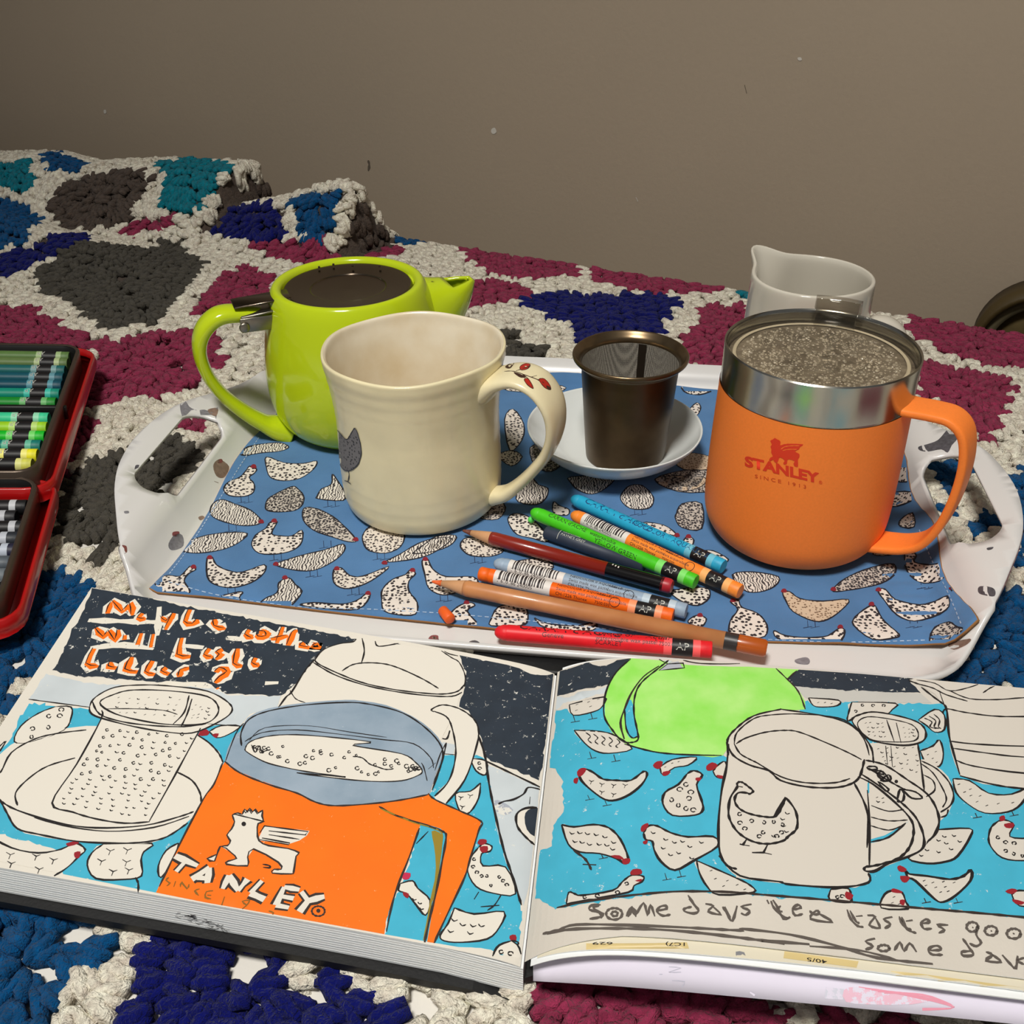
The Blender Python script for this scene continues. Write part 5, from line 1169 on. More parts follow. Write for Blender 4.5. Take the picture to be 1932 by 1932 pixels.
class Draw(Print):
    quad = None; nudge = True
    def paint(s, poly, m, layer, smooth=2, grid=15, rough=0.0):
        P = cat_(poly, smooth, True) if smooth > 1 else [np.array(p, float) for p in poly]
        if rough:
            Q = []
            for i, p in enumerate(P):
                q = P[(i + 1) % len(P)]; n = max(1, int(np.linalg.norm(q - p) / 7))
                for k in range(n):
                    t = p + (q - p) * k / n; Q.append(t + np.array([mnoise.noise(Vector((t[0] * .21, t[1] * .21, 3))), mnoise.noise(Vector((t[0] * .21, t[1] * .21, 9)))]) * rough * 2)
            P = Q
        if s.quad: P = clip_poly(P, s.quad)
        if len(P) > 2: s.l = layer; s.fill(P, m, smooth=1, grid=grid)
mb = MB(); D = Draw(bvh_of(leftpage), mb, step=2.2e-5, base=6e-5)
fa, ne = page_px(lambda s, t: PL(s, t, 0, 0), [1, .75, .5, .25, .006])
D.quad = [fa[0], fa[2], fa[4], ne[4], ne[2], ne[0]]
A = lambda P: [(x / 2.76, 1080 + y / 2.76) for x, y in P]
B = lambda P: [(560 + x / 2.841, 1180 + y / 2.841) for x, y in P]
LW = .00075
def ink(P, w=LW, m=None, layer=9, closed=False, smooth=4): D.line(P, w, m or INK, layer=layer, closed=closed, smooth=smooth)
# --- left page: fields of colour
D.paint(A([(486, 66), (600, 92), (900, 163), (1280, 238), (1600, 298), (1855, 346), (1800, 375), (1700, 422), (1640, 470), (1600, 500), (1550, 570), (1465, 642), (1180, 632), (1110, 592), (900, 580), (700, 562), (500, 545), (400, 540), (270, 512), (300, 470), (380, 300), (440, 190)]), SL, 1, smooth=1, rough=2.2)
D.paint(B([(868, 158), (1000, 184), (1240, 228), (1376, 254), (1374, 330), (1368, 480), (1345, 560), (1330, 640), (1318, 760), (1296, 832), (1180, 780), (1040, 725), (1002, 700), (985, 600), (950, 500), (900, 445), (868, 436), (884, 390), (904, 330), (905, 250)]), SL, 1, smooth=1, rough=2.2)
D.paint(B([(430, 88), (500, 100), (560, 100), (440, 116)]), SL, 1, smooth=1)
D.paint(A([(240, 528), (480, 580), (700, 592), (1110, 600), (1180, 640), (1465, 645), (1440, 700), (1300, 740), (1250, 805), (1080, 790), (600, 760), (460, 700), (150, 662)]), PG, 1, smooth=1, rough=1.5)
D.paint(B([(1020, 745), (1296, 868), (1290, 1180), (1270, 1300), (1215, 1500), (1150, 1350), (1090, 1180), (1050, 950)]), PG, 1, smooth=1, rough=1)
D.paint(B([(780, 625), (850, 640), (840, 690), (780, 690)]), PG, 1, smooth=1)
D.paint(A([(150, 682), (480, 715), (560, 745), (1080, 800), (1290, 800), (1400, 1000), (1100, 1400), (950, 1600), (800, 1690), (640, 1655), (480, 1612), (430, 1590), (330, 1580), (300, 1450), (0, 1360), (-40, 1300), (-40, 960), (40, 900), (70, 830)]), BL_, 1, smooth=1, rough=3)
D.paint(B([(785, 700), (960, 700), (1010, 720), (1050, 950), (1090, 1170), (1150, 1350), (1205, 1500), (1195, 1700), (1050, 1810), (740, 1722), (640, 1705), (470, 1668), (500, 1500), (560, 1400), (650, 1100), (720, 900)]), BL_, 1, smooth=1, rough=3)
# hens around the edges
def hen_(P, closed=True, w=LW, layer=3, marks=None, m=None, white=None): D.paint(P, white or WH, layer, smooth=3, grid=15); ink(P + ([P[0]] if closed else []), w, layer=layer + 1, smooth=3)
def spots(c, kind, s=5.0, layer=8, w=.0005):
    for i, (x, y) in enumerate(c):
        if kind == 'y': D.line([(x - s, y - s * .6), (x, y), (x + s, y - s * .4)], w, INK, layer=layer, smooth=1); D.line([(x, y), (x - s * .4, y + s)], w, INK, layer=layer, smooth=1)
        elif kind == 'o': D.line([(x + s * math.cos(t) * (.8 + .2 * math.sin(i)), y + s * .7 * math.sin(t)) for t in np.linspace(i, i + 5.6, 7)], w, INK, layer=layer, smooth=2)
        elif kind == 'v': D.line([(x - s, y - s * .5), (x - s * .2, y + s * .4), (x + s, y)], w, INK, layer=layer, smooth=2)
        else: D.line([(x - s * .6, y + s * .2), (x + s * .6, y - s * .3)], w, INK, layer=layer, smooth=1)
hen_(A([(290, 700), (370, 702), (370, 760), (330, 822), (160, 885), (75, 882), (110, 800), (200, 735)])); spots(A([(255, 750), (312, 748), (320, 716), (170, 815), (252, 808), (165, 858)]), 'o')
hen_(A([(1090, 830), (1150, 800), (1250, 802), (1190, 845), (1130, 862)])); D.paint(A([(1030, 850), (1060, 815), (1090, 830), (1080, 850)]), REDP, 6); D.paint(A([(1105, 845), (1140, 840), (1125, 865)]), REDP, 6)
hen_(A([(-60, 1370), (60, 1435), (200, 1462), (320, 1442), (392, 1410), (445, 1445), (410, 1480), (360, 1530), (300, 1570), (225, 1592), (0, 1545), (-60, 1530)])); D.paint(A([(345, 1412), (400, 1400), (410, 1412), (360, 1428)]), REDP, 6); D.paint(A([(388, 1460), (420, 1455), (412, 1488), (390, 1486)]), REDP, 6); spots(A([(55, 1472), (60, 1518), (190, 1480), (280, 1500), (205, 1548)]), 'y', 8)
hen_(A([(540, 1415), (790, 1412), (750, 1455), (735, 1500), (737, 1582), (640, 1600), (500, 1595), (455, 1525), (480, 1460)])); spots(A([(575, 1452), (665, 1448), (530, 1506), (660, 1510), (590, 1560), (672, 1552)]), 'y', 8); ink(A([(705, 1590), (720, 1620), (720, 1665)]))
hen_(A([(930, 1410), (865, 1450), (825, 1530), (838, 1590), (905, 1500)]));
hen_(A([(-40, 940), (0, 905), (30, 880), (0, 930), (-30, 960)]))
# saucer
SA = A([(-60, 1020), (20, 930), (100, 875), (240, 835), (450, 800), (800, 815), (1000, 840), (1100, 895), (1165, 985), (1110, 1120), (1000, 1280), (850, 1390), (700, 1415), (400, 1402), (130, 1360), (60, 1290), (0, 1190), (-60, 1130)]); D.paint(SA, WH, 4)
ink(A([(-40, 1060), (5, 1040), (60, 940), (180, 870), (300, 840), (450, 822)])); ink(A([(92, 1215), (82, 1150), (150, 1075), (250, 1010), (392, 968)])); ink(A([(0, 1190), (90, 1240), (300, 1305), (500, 1332), (750, 1320), (930, 1275), (1010, 1247)])); ink(A([(0, 1182), (40, 1260), (90, 1335), (200, 1365), (400, 1402), (620, 1412), (760, 1405), (870, 1378), (980, 1305)])); ink(A([(180, 1278), (330, 1320), (560, 1350), (800, 1330), (985, 1272)]), .0006)
ink(A([(920, 1040), (1000, 1085), (1042, 1150), (1048, 1200)])); ink(A([(1030, 850), (1090, 890), (1140, 945), (1162, 992)])); ink(A([(-20, 900), (0, 885)]))
# basket drawing
D.paint(A([(530, 755), (1045, 810), (900, 1070), (778, 1298), (640, 1308), (450, 1278), (270, 1202), (400, 990)]), WH, 5, smooth=1)
ink(A([(530, 720), (525, 770), (400, 1000), (272, 1202), (380, 1250), (500, 1285), (650, 1308), (780, 1300)])); ink(A([(1045, 812), (905, 1070), (778, 1297)]))
RIMo = A([(468, 700), (500, 650), (600, 600), (750, 588), (900, 595), (1080, 620), (1190, 680), (1205, 730), (1130, 785), (1000, 838), (860, 832), (700, 805), (560, 770), (480, 740)]); D.paint(RIMo, WH, 6); ink(RIMo, closed=True); ink(A([(480, 670), (520, 740), (640, 780), (800, 800), (960, 805), (1075, 790)])); ink(A([(520, 680), (600, 635), (700, 614), (900, 620), (1080, 648), (1138, 705), (1118, 760), (1050, 792), (900, 795), (760, 778), (600, 738)]), closed=True)
ink(A([(985, 642), (960, 730), (902, 792)])); ink(A([(1000, 660), (975, 740), (945, 802)])); ink(A([(555, 712), (700, 712), (850, 720), (925, 742)]), .0005)
rg2 = random.Random(11)
def grid_spots(q, nx, ny, kind, s, layer=8, jit=.25):
    P = []
    for j in range(ny):
        for i in range(nx):
            a = (i + .5 + rg2.uniform(-jit, jit)) / nx; b = (j + .5 + rg2.uniform(-jit, jit)) / ny
            p = (np.array(q[0]) * (1 - a) + np.array(q[1]) * a) * (1 - b) + (np.array(q[3]) * (1 - a) + np.array(q[2]) * a) * b; P.append(tuple(p))
    k = 0
    for p in P: k += 1; spots([p], kind if k % 3 else 'v', s * rg2.uniform(.7, 1.1), layer)
grid_spots(A([(545, 800), (1030, 840), (880, 1100), (380, 1060)]), 9, 7, 'o', 3.6); grid_spots(A([(380, 1060), (880, 1100), (770, 1290), (300, 1210)]), 8, 6, 'v', 3.4); grid_spots(A([(590, 645), (960, 640), (920, 775), (600, 735)]), 7, 4, '-', 3.2); grid_spots(A([(1000, 680), (1110, 700), (1100, 770), (970, 775)]), 3, 4, '-', 3.2)
# jug drawing
D.paint(B([(96, 180), (150, 125), (240, 98), (300, 90), (322, 74), (350, 70), (430, 88), (600, 110), (780, 140), (868, 190), (903, 260), (895, 330), (868, 400), (860, 440), (800, 560), (760, 640), (500, 560), (0, 470), (-60, 440), (0, 330), (60, 240)]), WH, 4, smooth=1)
ink(B([(318, 74), (300, 90), (230, 100), (150, 128), (104, 175), (112, 205), (220, 258), (350, 308), (500, 342), (650, 362), (780, 370), (862, 355), (898, 318)])); ink(B([(88, 200), (200, 265), (350, 318), (520, 355), (700, 378), (830, 382), (885, 360)])); ink(B([(350, 70), (362, 140), (345, 208)])); ink(B([(242, 246), (300, 212), (380, 202), (480, 210), (570, 240), (680, 292), (760, 340)])); ink(B([(420, 86), (440, 114), (545, 98)])); ink(B([(775, 138), (830, 175), (870, 200), (902, 270), (898, 330)]), .0006); ink(A([(1640, 455), (1590, 510), (1520, 622), (1490, 650), (1450, 705)])); ink(A([(1510, 615), (1540, 660), (1590, 680)]), .0005); ink(B([(865, 165), (820, 155), (790, 140)]), .0005)
HD = B([(725, 455), (780, 428), (870, 445), (950, 500), (975, 565), (960, 660), (900, 830), (800, 957), (735, 918), (800, 850), (840, 770), (852, 660), (828, 560), (800, 495), (735, 462)]); D.paint(HD, WH, 6); ink(B([(735, 465), (722, 452), (782, 428), (870, 448), (945, 500), (974, 565), (960, 660), (900, 830), (800, 957)])); ink(B([(735, 462), (800, 490), (830, 545), (852, 660), (840, 765), (805, 850), (738, 918)])); ink(B([(820, 565), (805, 608), (780, 608)])); ink(B([(790, 690), (845, 695)]), .0005); ink(B([(800, 632), (770, 690), (740, 780)]), .0005)
# mug drawing: steel collar, orange body and handle
BODY = [(424, 1437), (404, 1478), (384, 1506), (360, 1552), (338, 1596), (312, 1648), (290, 1694), (410, 1722), (520, 1747), (650, 1768), (724, 1772), (728, 1740), (738, 1706), (748, 1680), (757, 1655), (775, 1608), (790, 1564), (806, 1530), (812, 1500), (757, 1509), (701, 1516), (630, 1520), (595, 1512), (560, 1494), (507, 1479), (453, 1457)]
D.paint(BODY, ORP, 5, smooth=1, rough=1.2)
HAN = B([(440, 985), (560, 960), (705, 905), (740, 935), (860, 990), (988, 1052), (975, 1100), (930, 1250), (900, 1350), (830, 1500), (760, 1650), (724, 1738), (694, 1722), (722, 1560), (745, 1440), (775, 1300), (792, 1200), (800, 1120), (770, 1090), (620, 1045)])
D.paint(HAN, ORP, 6, smooth=1); D.paint(B([(722, 1105), (762, 1110), (782, 1150), (765, 1300), (740, 1500), (728, 1480), (745, 1300), (735, 1180)]), OLV, 6, smooth=2)
ink(B([(705, 902), (740, 935), (860, 990), (988, 1052), (975, 1100), (930, 1250), (900, 1350), (830, 1500), (760, 1650), (722, 1738)]), m=INKB); ink(B([(440, 972), (530, 1020), (700, 1075), (785, 1108), (800, 1140), (780, 1260), (745, 1440), (715, 1560), (685, 1700)]), .0009, m=INKB); ink(B([(450, 985), (620, 1055), (760, 1100), (778, 1150), (760, 1280), (720, 1480), (680, 1690)]), .0007, m=OLV); ink(B([(657, 1088), (600, 1250), (540, 1400), (505, 1520), (475, 1672)]), m=INKB); ink(B([(640, 1172), (705, 1105)]), .0005)
ink([(420, 1440), (404, 1480), (384, 1508), (340, 1592), (292, 1692)], m=INKB)
COL = [(453, 1381), (467, 1355), (507, 1337), (580, 1326), (652, 1321), (683, 1323), (729, 1331), (778, 1352), (813, 1377), (835, 1405), (834, 1430), (822, 1462), (813, 1490), (806, 1499), (757, 1509), (701, 1516), (630, 1520), (595, 1513), (560, 1496), (507, 1479), (453, 1457), (424, 1437), (440, 1392)]
D.paint(COL, STP, 7)
LIQ = A([(1278, 918), (1310, 880), (1420, 852), (1600, 850), (1932, 885)]) + B([(300, 645), (560, 690), (640, 740), (672, 782), (650, 806), (560, 835), (400, 838), (200, 820), (0, 792)]) + A([(1800, 1068), (1600, 1040), (1450, 1010), (1370, 985), (1290, 940)]); D.paint(LIQ, WH, 8); ink(LIQ, .0006, layer=10, closed=True)
rg2 = random.Random(5)
for i in range(46):
    t = rg2.random(); x = 478 + t * 315; yy = 1410 + t * 40 + rg2.uniform(-14, 26) * (1 - abs(2 * t - 1) ** 3); spots([(x, yy)], 'o', rg2.uniform(2.5, 5.5), layer=11)
ink(A([(1310, 900), (1330, 940), (1350, 905), (1365, 935), (1400, 925)]), .0006, layer=11); ink(B([(300, 705), (350, 712), (390, 745), (430, 760), (480, 775), (520, 770)]), .0006, layer=11)
ink([(456, 1408), (455, 1384), (470, 1358), (508, 1342), (575, 1331), (652, 1326), (700, 1330), (760, 1346), (805, 1376), (832, 1408), (834, 1436), (818, 1480)], layer=10); ink([(462, 1400), (495, 1383), (560, 1378), (640, 1386), (720, 1396), (780, 1404), (812, 1430), (818, 1450)], .0005, layer=10); ink([(470, 1398), (500, 1374), (580, 1370), (660, 1382), (730, 1392)], .0004, layer=10); ink([(424, 1437), (453, 1459), (507, 1481), (560, 1497), (595, 1514), (632, 1521), (701, 1517), (757, 1510), (808, 1500)], layer=10, m=INKB); ink([(426, 1436), (445, 1385), (460, 1365)], .0005, layer=10); ink([(806, 1474), (800, 1450), (795, 1440)], .0005, layer=10); ink([(822, 1440), (808, 1452)], .0005, layer=10); ink([(842, 1402), (836, 1430), (826, 1462), (815, 1492)], .0007, layer=10)
# winged lion
LION = A([(1210, 1265), (1240, 1255), (1262, 1262), (1275, 1235), (1290, 1250), (1300, 1230), (1315, 1250), (1330, 1235), (1345, 1255), (1368, 1240), (1365, 1270), (1372, 1300), (1345, 1310), (1340, 1350), (1350, 1400), (1400, 1425), (1500, 1440), (1558, 1462), (1542, 1480), (1530, 1560), (1515, 1572), (1418, 1568), (1428, 1548), (1465, 1548), (1450, 1512), (1320, 1442), (1290, 1485), (1290, 1530), (1180, 1522), (1190, 1505), (1232, 1492), (1205, 1462), (1150, 1428), (1118, 1505), (1080, 1492), (1130, 1470), (1145, 1430), (1185, 1425), (1200, 1400), (1182, 1370), (1205, 1340), (1222, 1300)])
D.paint(LION, WH, 8, smooth=1); ink(LION, .0007, layer=10, closed=True, smooth=2, m=INKB); D.paint(A([(1345, 1390), (1378, 1320), (1612, 1348), (1598, 1372), (1560, 1398), (1500, 1418), (1355, 1398)]), WH, 8, smooth=1)
for P in ([(1352, 1360), (1378, 1322), (1605, 1352), (1590, 1368)], [(1400, 1348), (1595, 1370)], [(1400, 1368), (1560, 1392)], [(1365, 1385), (1510, 1412), (1505, 1420), (1345, 1392)]): ink(A(P), .0006, layer=10, smooth=1)
ink(A([(1270, 1240), (1280, 1255), (1295, 1235), (1310, 1258), (1325, 1238), (1340, 1260), (1365, 1245)]), .0006, layer=11, smooth=1); D.dot(A([(1270, 1312)])[0], 4.5, INK, layer=10); ink(A([(1368, 1522), (1400, 1528), (1408, 1540), (1370, 1538)]), .0006, layer=11); ink(A([(1210, 1265), (1225, 1262), (1378, 1300)]), .0006, layer=11, smooth=1)
# block capitals TANLEY.
def letter(strokes, wpx=.0022, T=A):
    for P in strokes: D.line(T(P), wpx + .0019, INKB, layer=9, smooth=1, taper=False)
    for P in strokes: D.line(T(P), wpx, WH, layer=10, smooth=1, taper=False)
for L_ in ([[(912, 1478), (1030, 1530)], [(968, 1505), (918, 1560)]], [[(1000, 1600), (1092, 1540)], [(1092, 1540), (1080, 1620)], [(1030, 1590), (1085, 1598)]], [[(1160, 1650), (1195, 1580)], [(1195, 1580), (1240, 1660)], [(1240, 1660), (1290, 1600)]], [[(1365, 1608), (1305, 1672)], [(1305, 1672), (1378, 1705)]], [[(1480, 1640), (1438, 1735)], [(1480, 1640), (1560, 1655)], [(1462, 1688), (1530, 1700)], [(1438, 1735), (1505, 1748)]], [[(1570, 1665), (1605, 1712)], [(1605, 1712), (1690, 1690)], [(1605, 1712), (1560, 1770)]]): letter(L_)
ink(A([(1658 + 34 * math.cos(t), 1766 + 26 * math.sin(t)) for t in np.linspace(0, 6.28, 12)]), .0007, layer=10, m=INKB); D.dot(A([(1658, 1764)])[0], 4, INKB, layer=10)
OLI = mat('olive_pencil', (140, 96, 30), .7)
for P in ([(880, 1590), (865, 1605), (885, 1620), (868, 1635)], [(915, 1610), (905, 1640)], [(940, 1640), (945, 1615), (975, 1650), (985, 1625)], [(1040, 1650), (1015, 1660), (1035, 1685)], [(1110, 1660), (1075, 1665), (1070, 1695), (1100, 1702)], [(1080, 1682), (1100, 1684)], [(1170, 1690), (1155, 1735)], [(1285, 1735), (1262, 1715), (1300, 1710), (1280, 1740), (1245, 1765)], [(1350, 1745), (1335, 1780)], [(1400, 1765), (1425, 1775), (1410, 1790)]): ink(A(P), .0007, layer=10, m=OLI, smooth=2)
# hens beside the handle
hen_(B([(975, 1190), (1005, 1170), (1045, 1185), (1035, 1212), (990, 1225), (998, 1290), (1118, 1296), (1172, 1440), (1050, 1436), (960, 1400), (916, 1320), (930, 1250)]), w=.0007); D.paint(B([(968, 1170), (980, 1148), (1015, 1150), (1015, 1168), (990, 1180)]), REDP, 8); D.paint(B([(980, 1190), (1022, 1185), (1020, 1215), (990, 1218)]), REDP, 8); spots(B([(950, 1255), (945, 1295), (965, 1325), (990, 1345), (1018, 1345), (1040, 1395), (1085, 1350), (1105, 1370), (1125, 1392)]), 'o', 3.5); ink(B([(975, 1430), (950, 1470)]), .0005); ink(B([(1095, 1445), (1060, 1500), (1020, 1530)]), .0005); ink(B([(985, 1510), (1085, 1502)]), .0005)
hen_(B([(555, 1385), (620, 1370), (648, 1410), (715, 1475), (690, 1555), (640, 1500), (590, 1440), (545, 1422)]), w=.0007); D.paint(B([(560, 1330), (610, 1330), (600, 1362), (570, 1362)]), PKR, 8); D.paint(B([(570, 1430), (600, 1440), (595, 1465), (572, 1450)]), REDP, 8); spots(B([(630, 1470), (660, 1490), (670, 1520)]), 'v', 4)
hen_(B([(845, 1515), (950, 1548), (1110, 1535), (1085, 1620), (1020, 1682), (880, 1700), (790, 1692), (768, 1662), (810, 1600)])); spots(B([(845, 1580), (890, 1605), (945, 1610), (990, 1610), (825, 1640), (930, 1650)]), 'v', 6); ink(B([(880, 1700), (845, 1752)]), .0006, m=INKB)
hen_(B([(1150, 1692), (1085, 1715), (1055, 1760), (1058, 1800), (1195, 1830), (1192, 1730)])); D.paint(B([(1140, 1665), (1172, 1660), (1175, 1690), (1145, 1690)]), REDP, 8); spots(B([(1095, 1752), (1145, 1760)]), 'o', 5); ink(B([(1150, 1690), (1185, 1700), (1180, 1720)]), .0006)
hen_(B([(985, 845), (930, 890), (850, 905), (880, 1008), (930, 1000), (975, 925)])); spots(B([(880, 925), (930, 915), (888, 975)]), 'y', 5)
hen_(B([(930, 715), (1015, 728), (1012, 802), (960, 780)])); spots(B([(978, 740), (980, 768)]), 'o', 3.5)
ink(B([(972, 590), (1008, 700), (1030, 850), (1060, 1000), (1110, 1210), (1160, 1360), (1202, 1500)]), .0010); ink(B([(1005, 725), (1120, 780), (1302, 868)]), .0009); ink(B([(1302, 880), (1240, 870), (1215, 905), (1160, 935), (1110, 945), (1080, 960)]), .0008); ink(B([(1250, 920), (1246, 960)]), .0006); D.paint(B([(1060, 940), (1100, 945), (1160, 990), (1110, 1020), (1060, 990)]), mat('grey_wash', (168, 174, 186), .8, flecks=((224, 222, 214), 200, .5)), 4)
D.paint(B([(1292, 978), (1200, 990), (1172, 1045), (1200, 1110), (1275, 1188), (1310, 1150)]), WH, 4); ink(B([(1300, 978), (1225, 982), (1178, 1015), (1182, 1080), (1230, 1140), (1282, 1185)]), .0010); D.paint(B([(1238, 992), (1300, 982), (1312, 1120), (1272, 1132), (1232, 1095), (1220, 1030)]), SL, 6)
ink(A([(150, 662), (300, 682), (470, 704)]), .0005); ink(A([(1080, 790), (1250, 803)]), .0005)
# headline letters: orange on scraped-back paper
HALO = mat('scraped_paper', (232, 226, 212), .85, flecks=((48, 56, 66), 420, .60))
HL = [[(560, 215), (590, 150), (640, 208), (682, 162), (690, 225)], [(745, 215), (722, 240), (760, 246)], [(842, 232), (872, 258), (908, 214)], [(905, 218), (862, 300)], [(990, 195), (965, 258), (1008, 272), (1030, 246)], [(1118, 246), (1122, 282), (1175, 296)], [(1300, 300), (1282, 326), (1318, 346)], [(1350, 310), (1385, 312), (1392, 336), (1352, 338), (1345, 322)], [(1475, 285), (1442, 370)], [(1550, 304), (1528, 316), (1500, 382)], [(1585, 368), (1568, 385), (1612, 394)], [(1660, 372), (1635, 385), (1672, 394)], [(1410, 350), (1500, 332)],
 [(500, 290), (545, 340), (570, 305), (605, 358), (618, 300)], [(652, 328), (648, 352)], [(738, 318), (716, 378)], [(800, 322), (785, 392)], [(948, 342), (930, 432), (992, 440)], [(1092, 398), (1068, 432), (1108, 446)], [(1160, 402), (1132, 418), (1150, 432), (1126, 456)], [(1238, 398), (1222, 478), (1262, 490)], [(1332, 446), (1318, 474), (1350, 490)],
 [(492, 398), (455, 478), (512, 492)], [(580, 468), (572, 492), (606, 500)], [(690, 442), (658, 508), (716, 520)], [(795, 462), (762, 520), (806, 534)], [(866, 496), (846, 516), (880, 532)], [(935, 545), (945, 512), (985, 500)], [(1125, 522), (1150, 500), (1190, 520), (1150, 548), (1122, 578)], [(1132, 602), (1136, 608)]]
for P in HL: D.line(A(P), .0075, HALO, layer=2, smooth=2)
for P in HL:
    D.line(A(P), .0034, ORP, layer=4, smooth=2); D.line([(x - 3, y - 2) for x, y in A(P)], .0006, INK, layer=5, smooth=2)
# scraped streaks
for P in ([(460, 250), (900, 262)], [(470, 395), (640, 378), (800, 400)], [(830, 180), (820, 330)], [(1380, 578), (1450, 575)], [(820, 585), (1000, 582), (1100, 596)], [(940, 380), (1060, 392)], [(1180, 340), (1260, 350)]): D.line(A(P), .0035, HALO, layer=2, smooth=2)
for o_ in (out(mb, 'drawing', leftpage),): o_['kind'] = 'stuff'; o_['label'] = 'drawing in pastel and ink on the left page'

# --- right page
mb = MB(); D = Draw(bvh_of(rightpage), mb, step=2.2e-5, base=8e-5)
fa, ne = page_px(lambda s, t: PR(s, t), [.001, .012, .03, .07, .12, .2135])
D.quad = [fa[0], fa[1], fa[2], fa[4], fa[5], (ne[5][0] + 10, ne[5][1] + 30), (ne[0][0], ne[0][1] + 30), ne[0]]
C = lambda P: [(960 + x / 2.752, 1230 + y / 2.752) for x, y in P]
Dd = lambda P: [(1400 + x / 2.752, 1230 + y / 2.752) for x, y in P]
D.paint(C([(250, 60), (400, -40), (700, -40), (650, 30), (600, 90), (545, 165), (400, 190), (245, 232)]), SL, 1, smooth=1, rough=1.5)
D.paint(Dd([(232, 142), (300, 70), (560, 60), (1130, 60), (1290, 100), (1130, 112), (1000, 140), (865, 148), (930, 215), (700, 207), (400, 190), (260, 176)]), SL, 1, smooth=1, rough=1.5)
D.paint([(2060, 1270), (2420, 1300), (2420, 1370), (2080, 1340)], SL, 1, smooth=1, rough=1.5)
D.paint(C([(245, 235), (545, 165), (515, 212), (400, 240), (237, 305)]), PG, 1, smooth=1); D.paint(Dd([(262, 180), (930, 218), (985, 266), (500, 262), (332, 240)]), mat('pale_warm_grey', (196, 194, 188), .8), 1, smooth=1)
D.paint(C([(250, 312), (330, 285), (500, 260), (560, 480), (1130, 545), (1400, 500)]) + Dd([(330, 250), (560, 262), (1000, 272), (1464, 300), (2600, 380), (2500, 1520), (1464, 1382), (1100, 1340), (900, 1328), (450, 1292), (0, 1258)]) + C([(1180, 1262), (1060, 1252), (960, 1240), (800, 1250), (500, 1292), (250, 1332), (140, 1282), (130, 1170), (165, 1030), (228, 1010), (232, 900), (290, 830), (270, 640), (215, 600), (212, 500), (240, 420)]), BL_, 1, smooth=1, rough=3)
def henR(T, P, sp=None, kind='-', s=4, red=(), w=LW, layer=3): hen_(T(P), w=w, layer=layer, white=WHR); spots(T(sp or []), kind, s, layer=layer + 3); [D.paint(T(r), REDP, layer + 3) for r in red]
def feet(T, pts, y=12):
    for (x, y0) in pts:
        p, q = T([(x, y0)])[0], T([(x + 10, y0 + y * 2.7)])[0]; D.line([p, q], .0006, INKB, layer=5, smooth=1); D.line([(q[0] - 8, q[1] + 2), (q[0] + 9, q[1] - 1)], .0006, INKB, layer=5, smooth=1)
henR(C, [(315, 275), (495, 235), (485, 285), (440, 312), (335, 330)], [(355, 275), (415, 262), (465, 248), (352, 305), (425, 285)], '-', 4); feet(C, [(335, 330), (425, 315)])
henR(C, [(340, 408), (480, 415), (560, 440), (640, 505), (520, 528), (450, 515), (395, 475)], None); feet(C, [(420, 520), (545, 535)])
for k in range(5): D.line(C([(400 + k * 40, 420 + k * 8), (425 + k * 38, 440 + k * 8), (412 + k * 36, 458 + k * 8), (432 + k * 34, 476 + k * 6)]), .0005, INK, layer=6, smooth=3)
henR(C, [(365, 640), (395, 610), (440, 628), (490, 662), (560, 668), (635, 668), (700, 622), (718, 640), (690, 690), (630, 740), (560, 770), (500, 768), (430, 720), (380, 672)], [(430, 675), (485, 690), (545, 695), (605, 695), (485, 730), (545, 742)], 'y', 5, red=([(355, 625), (375, 605), (405, 608), (385, 640), (362, 650)], [(340, 660), (362, 655), (355, 685), (338, 680)]), w=.0010); feet(C, [(410, 745), (500, 775)], 8)
henR(C, [(785, 600), (850, 560), (975, 548), (930, 590), (860, 602), (800, 640)], [(812, 600), (848, 580), (882, 572)], '-', 3, red=([(748, 590), (770, 570), (800, 572), (785, 608), (760, 606)], [(800, 625), (840, 620), (825, 642), (800, 645)]))
henR(C, [(925, 635), (960, 618), (1005, 640), (975, 690), (1000, 770), (1008, 820), (970, 848), (850, 850), (800, 790), (812, 730), (880, 690)], [(920, 690), (888, 715), (945, 730), (935, 762), (845, 770), (880, 798), (920, 815), (958, 822)], 'o', 5.5, red=([(972, 655), (1000, 655), (990, 672), (970, 668)],), w=.0010)
henR(C, [(1060, 620), (1085, 590), (1125, 572), (1130, 650), (1080, 652)], None, red=([(1025, 595), (1055, 575), (1085, 590), (1060, 615), (1030, 618)], [(1080, 640), (1128, 650), (1120, 662), (1085, 655)]))
henR(C, [(275, 898), (340, 910), (440, 898), (520, 915), (580, 975), (620, 1070), (605, 1100), (560, 1075), (470, 1048), (370, 1040), (310, 1000)], [(330, 942), (370, 940), (410, 945), (455, 950), (500, 962), (345, 985), (382, 990), (420, 1000), (470, 1000), (510, 1005), (545, 990), (540, 1025)], 'v', 5, red=([(530, 1060), (575, 1058), (600, 1080), (560, 1075)], [(590, 1078), (630, 1075), (625, 1100), (595, 1105)]), w=.0009); ink(C([(335, 1030), (400, 1080), (430, 1135)]), .0009, m=INKB); ink(C([(385, 1105), (455, 1108)]), .0007, m=INKB); feet(C, [(480, 1050)], 8)
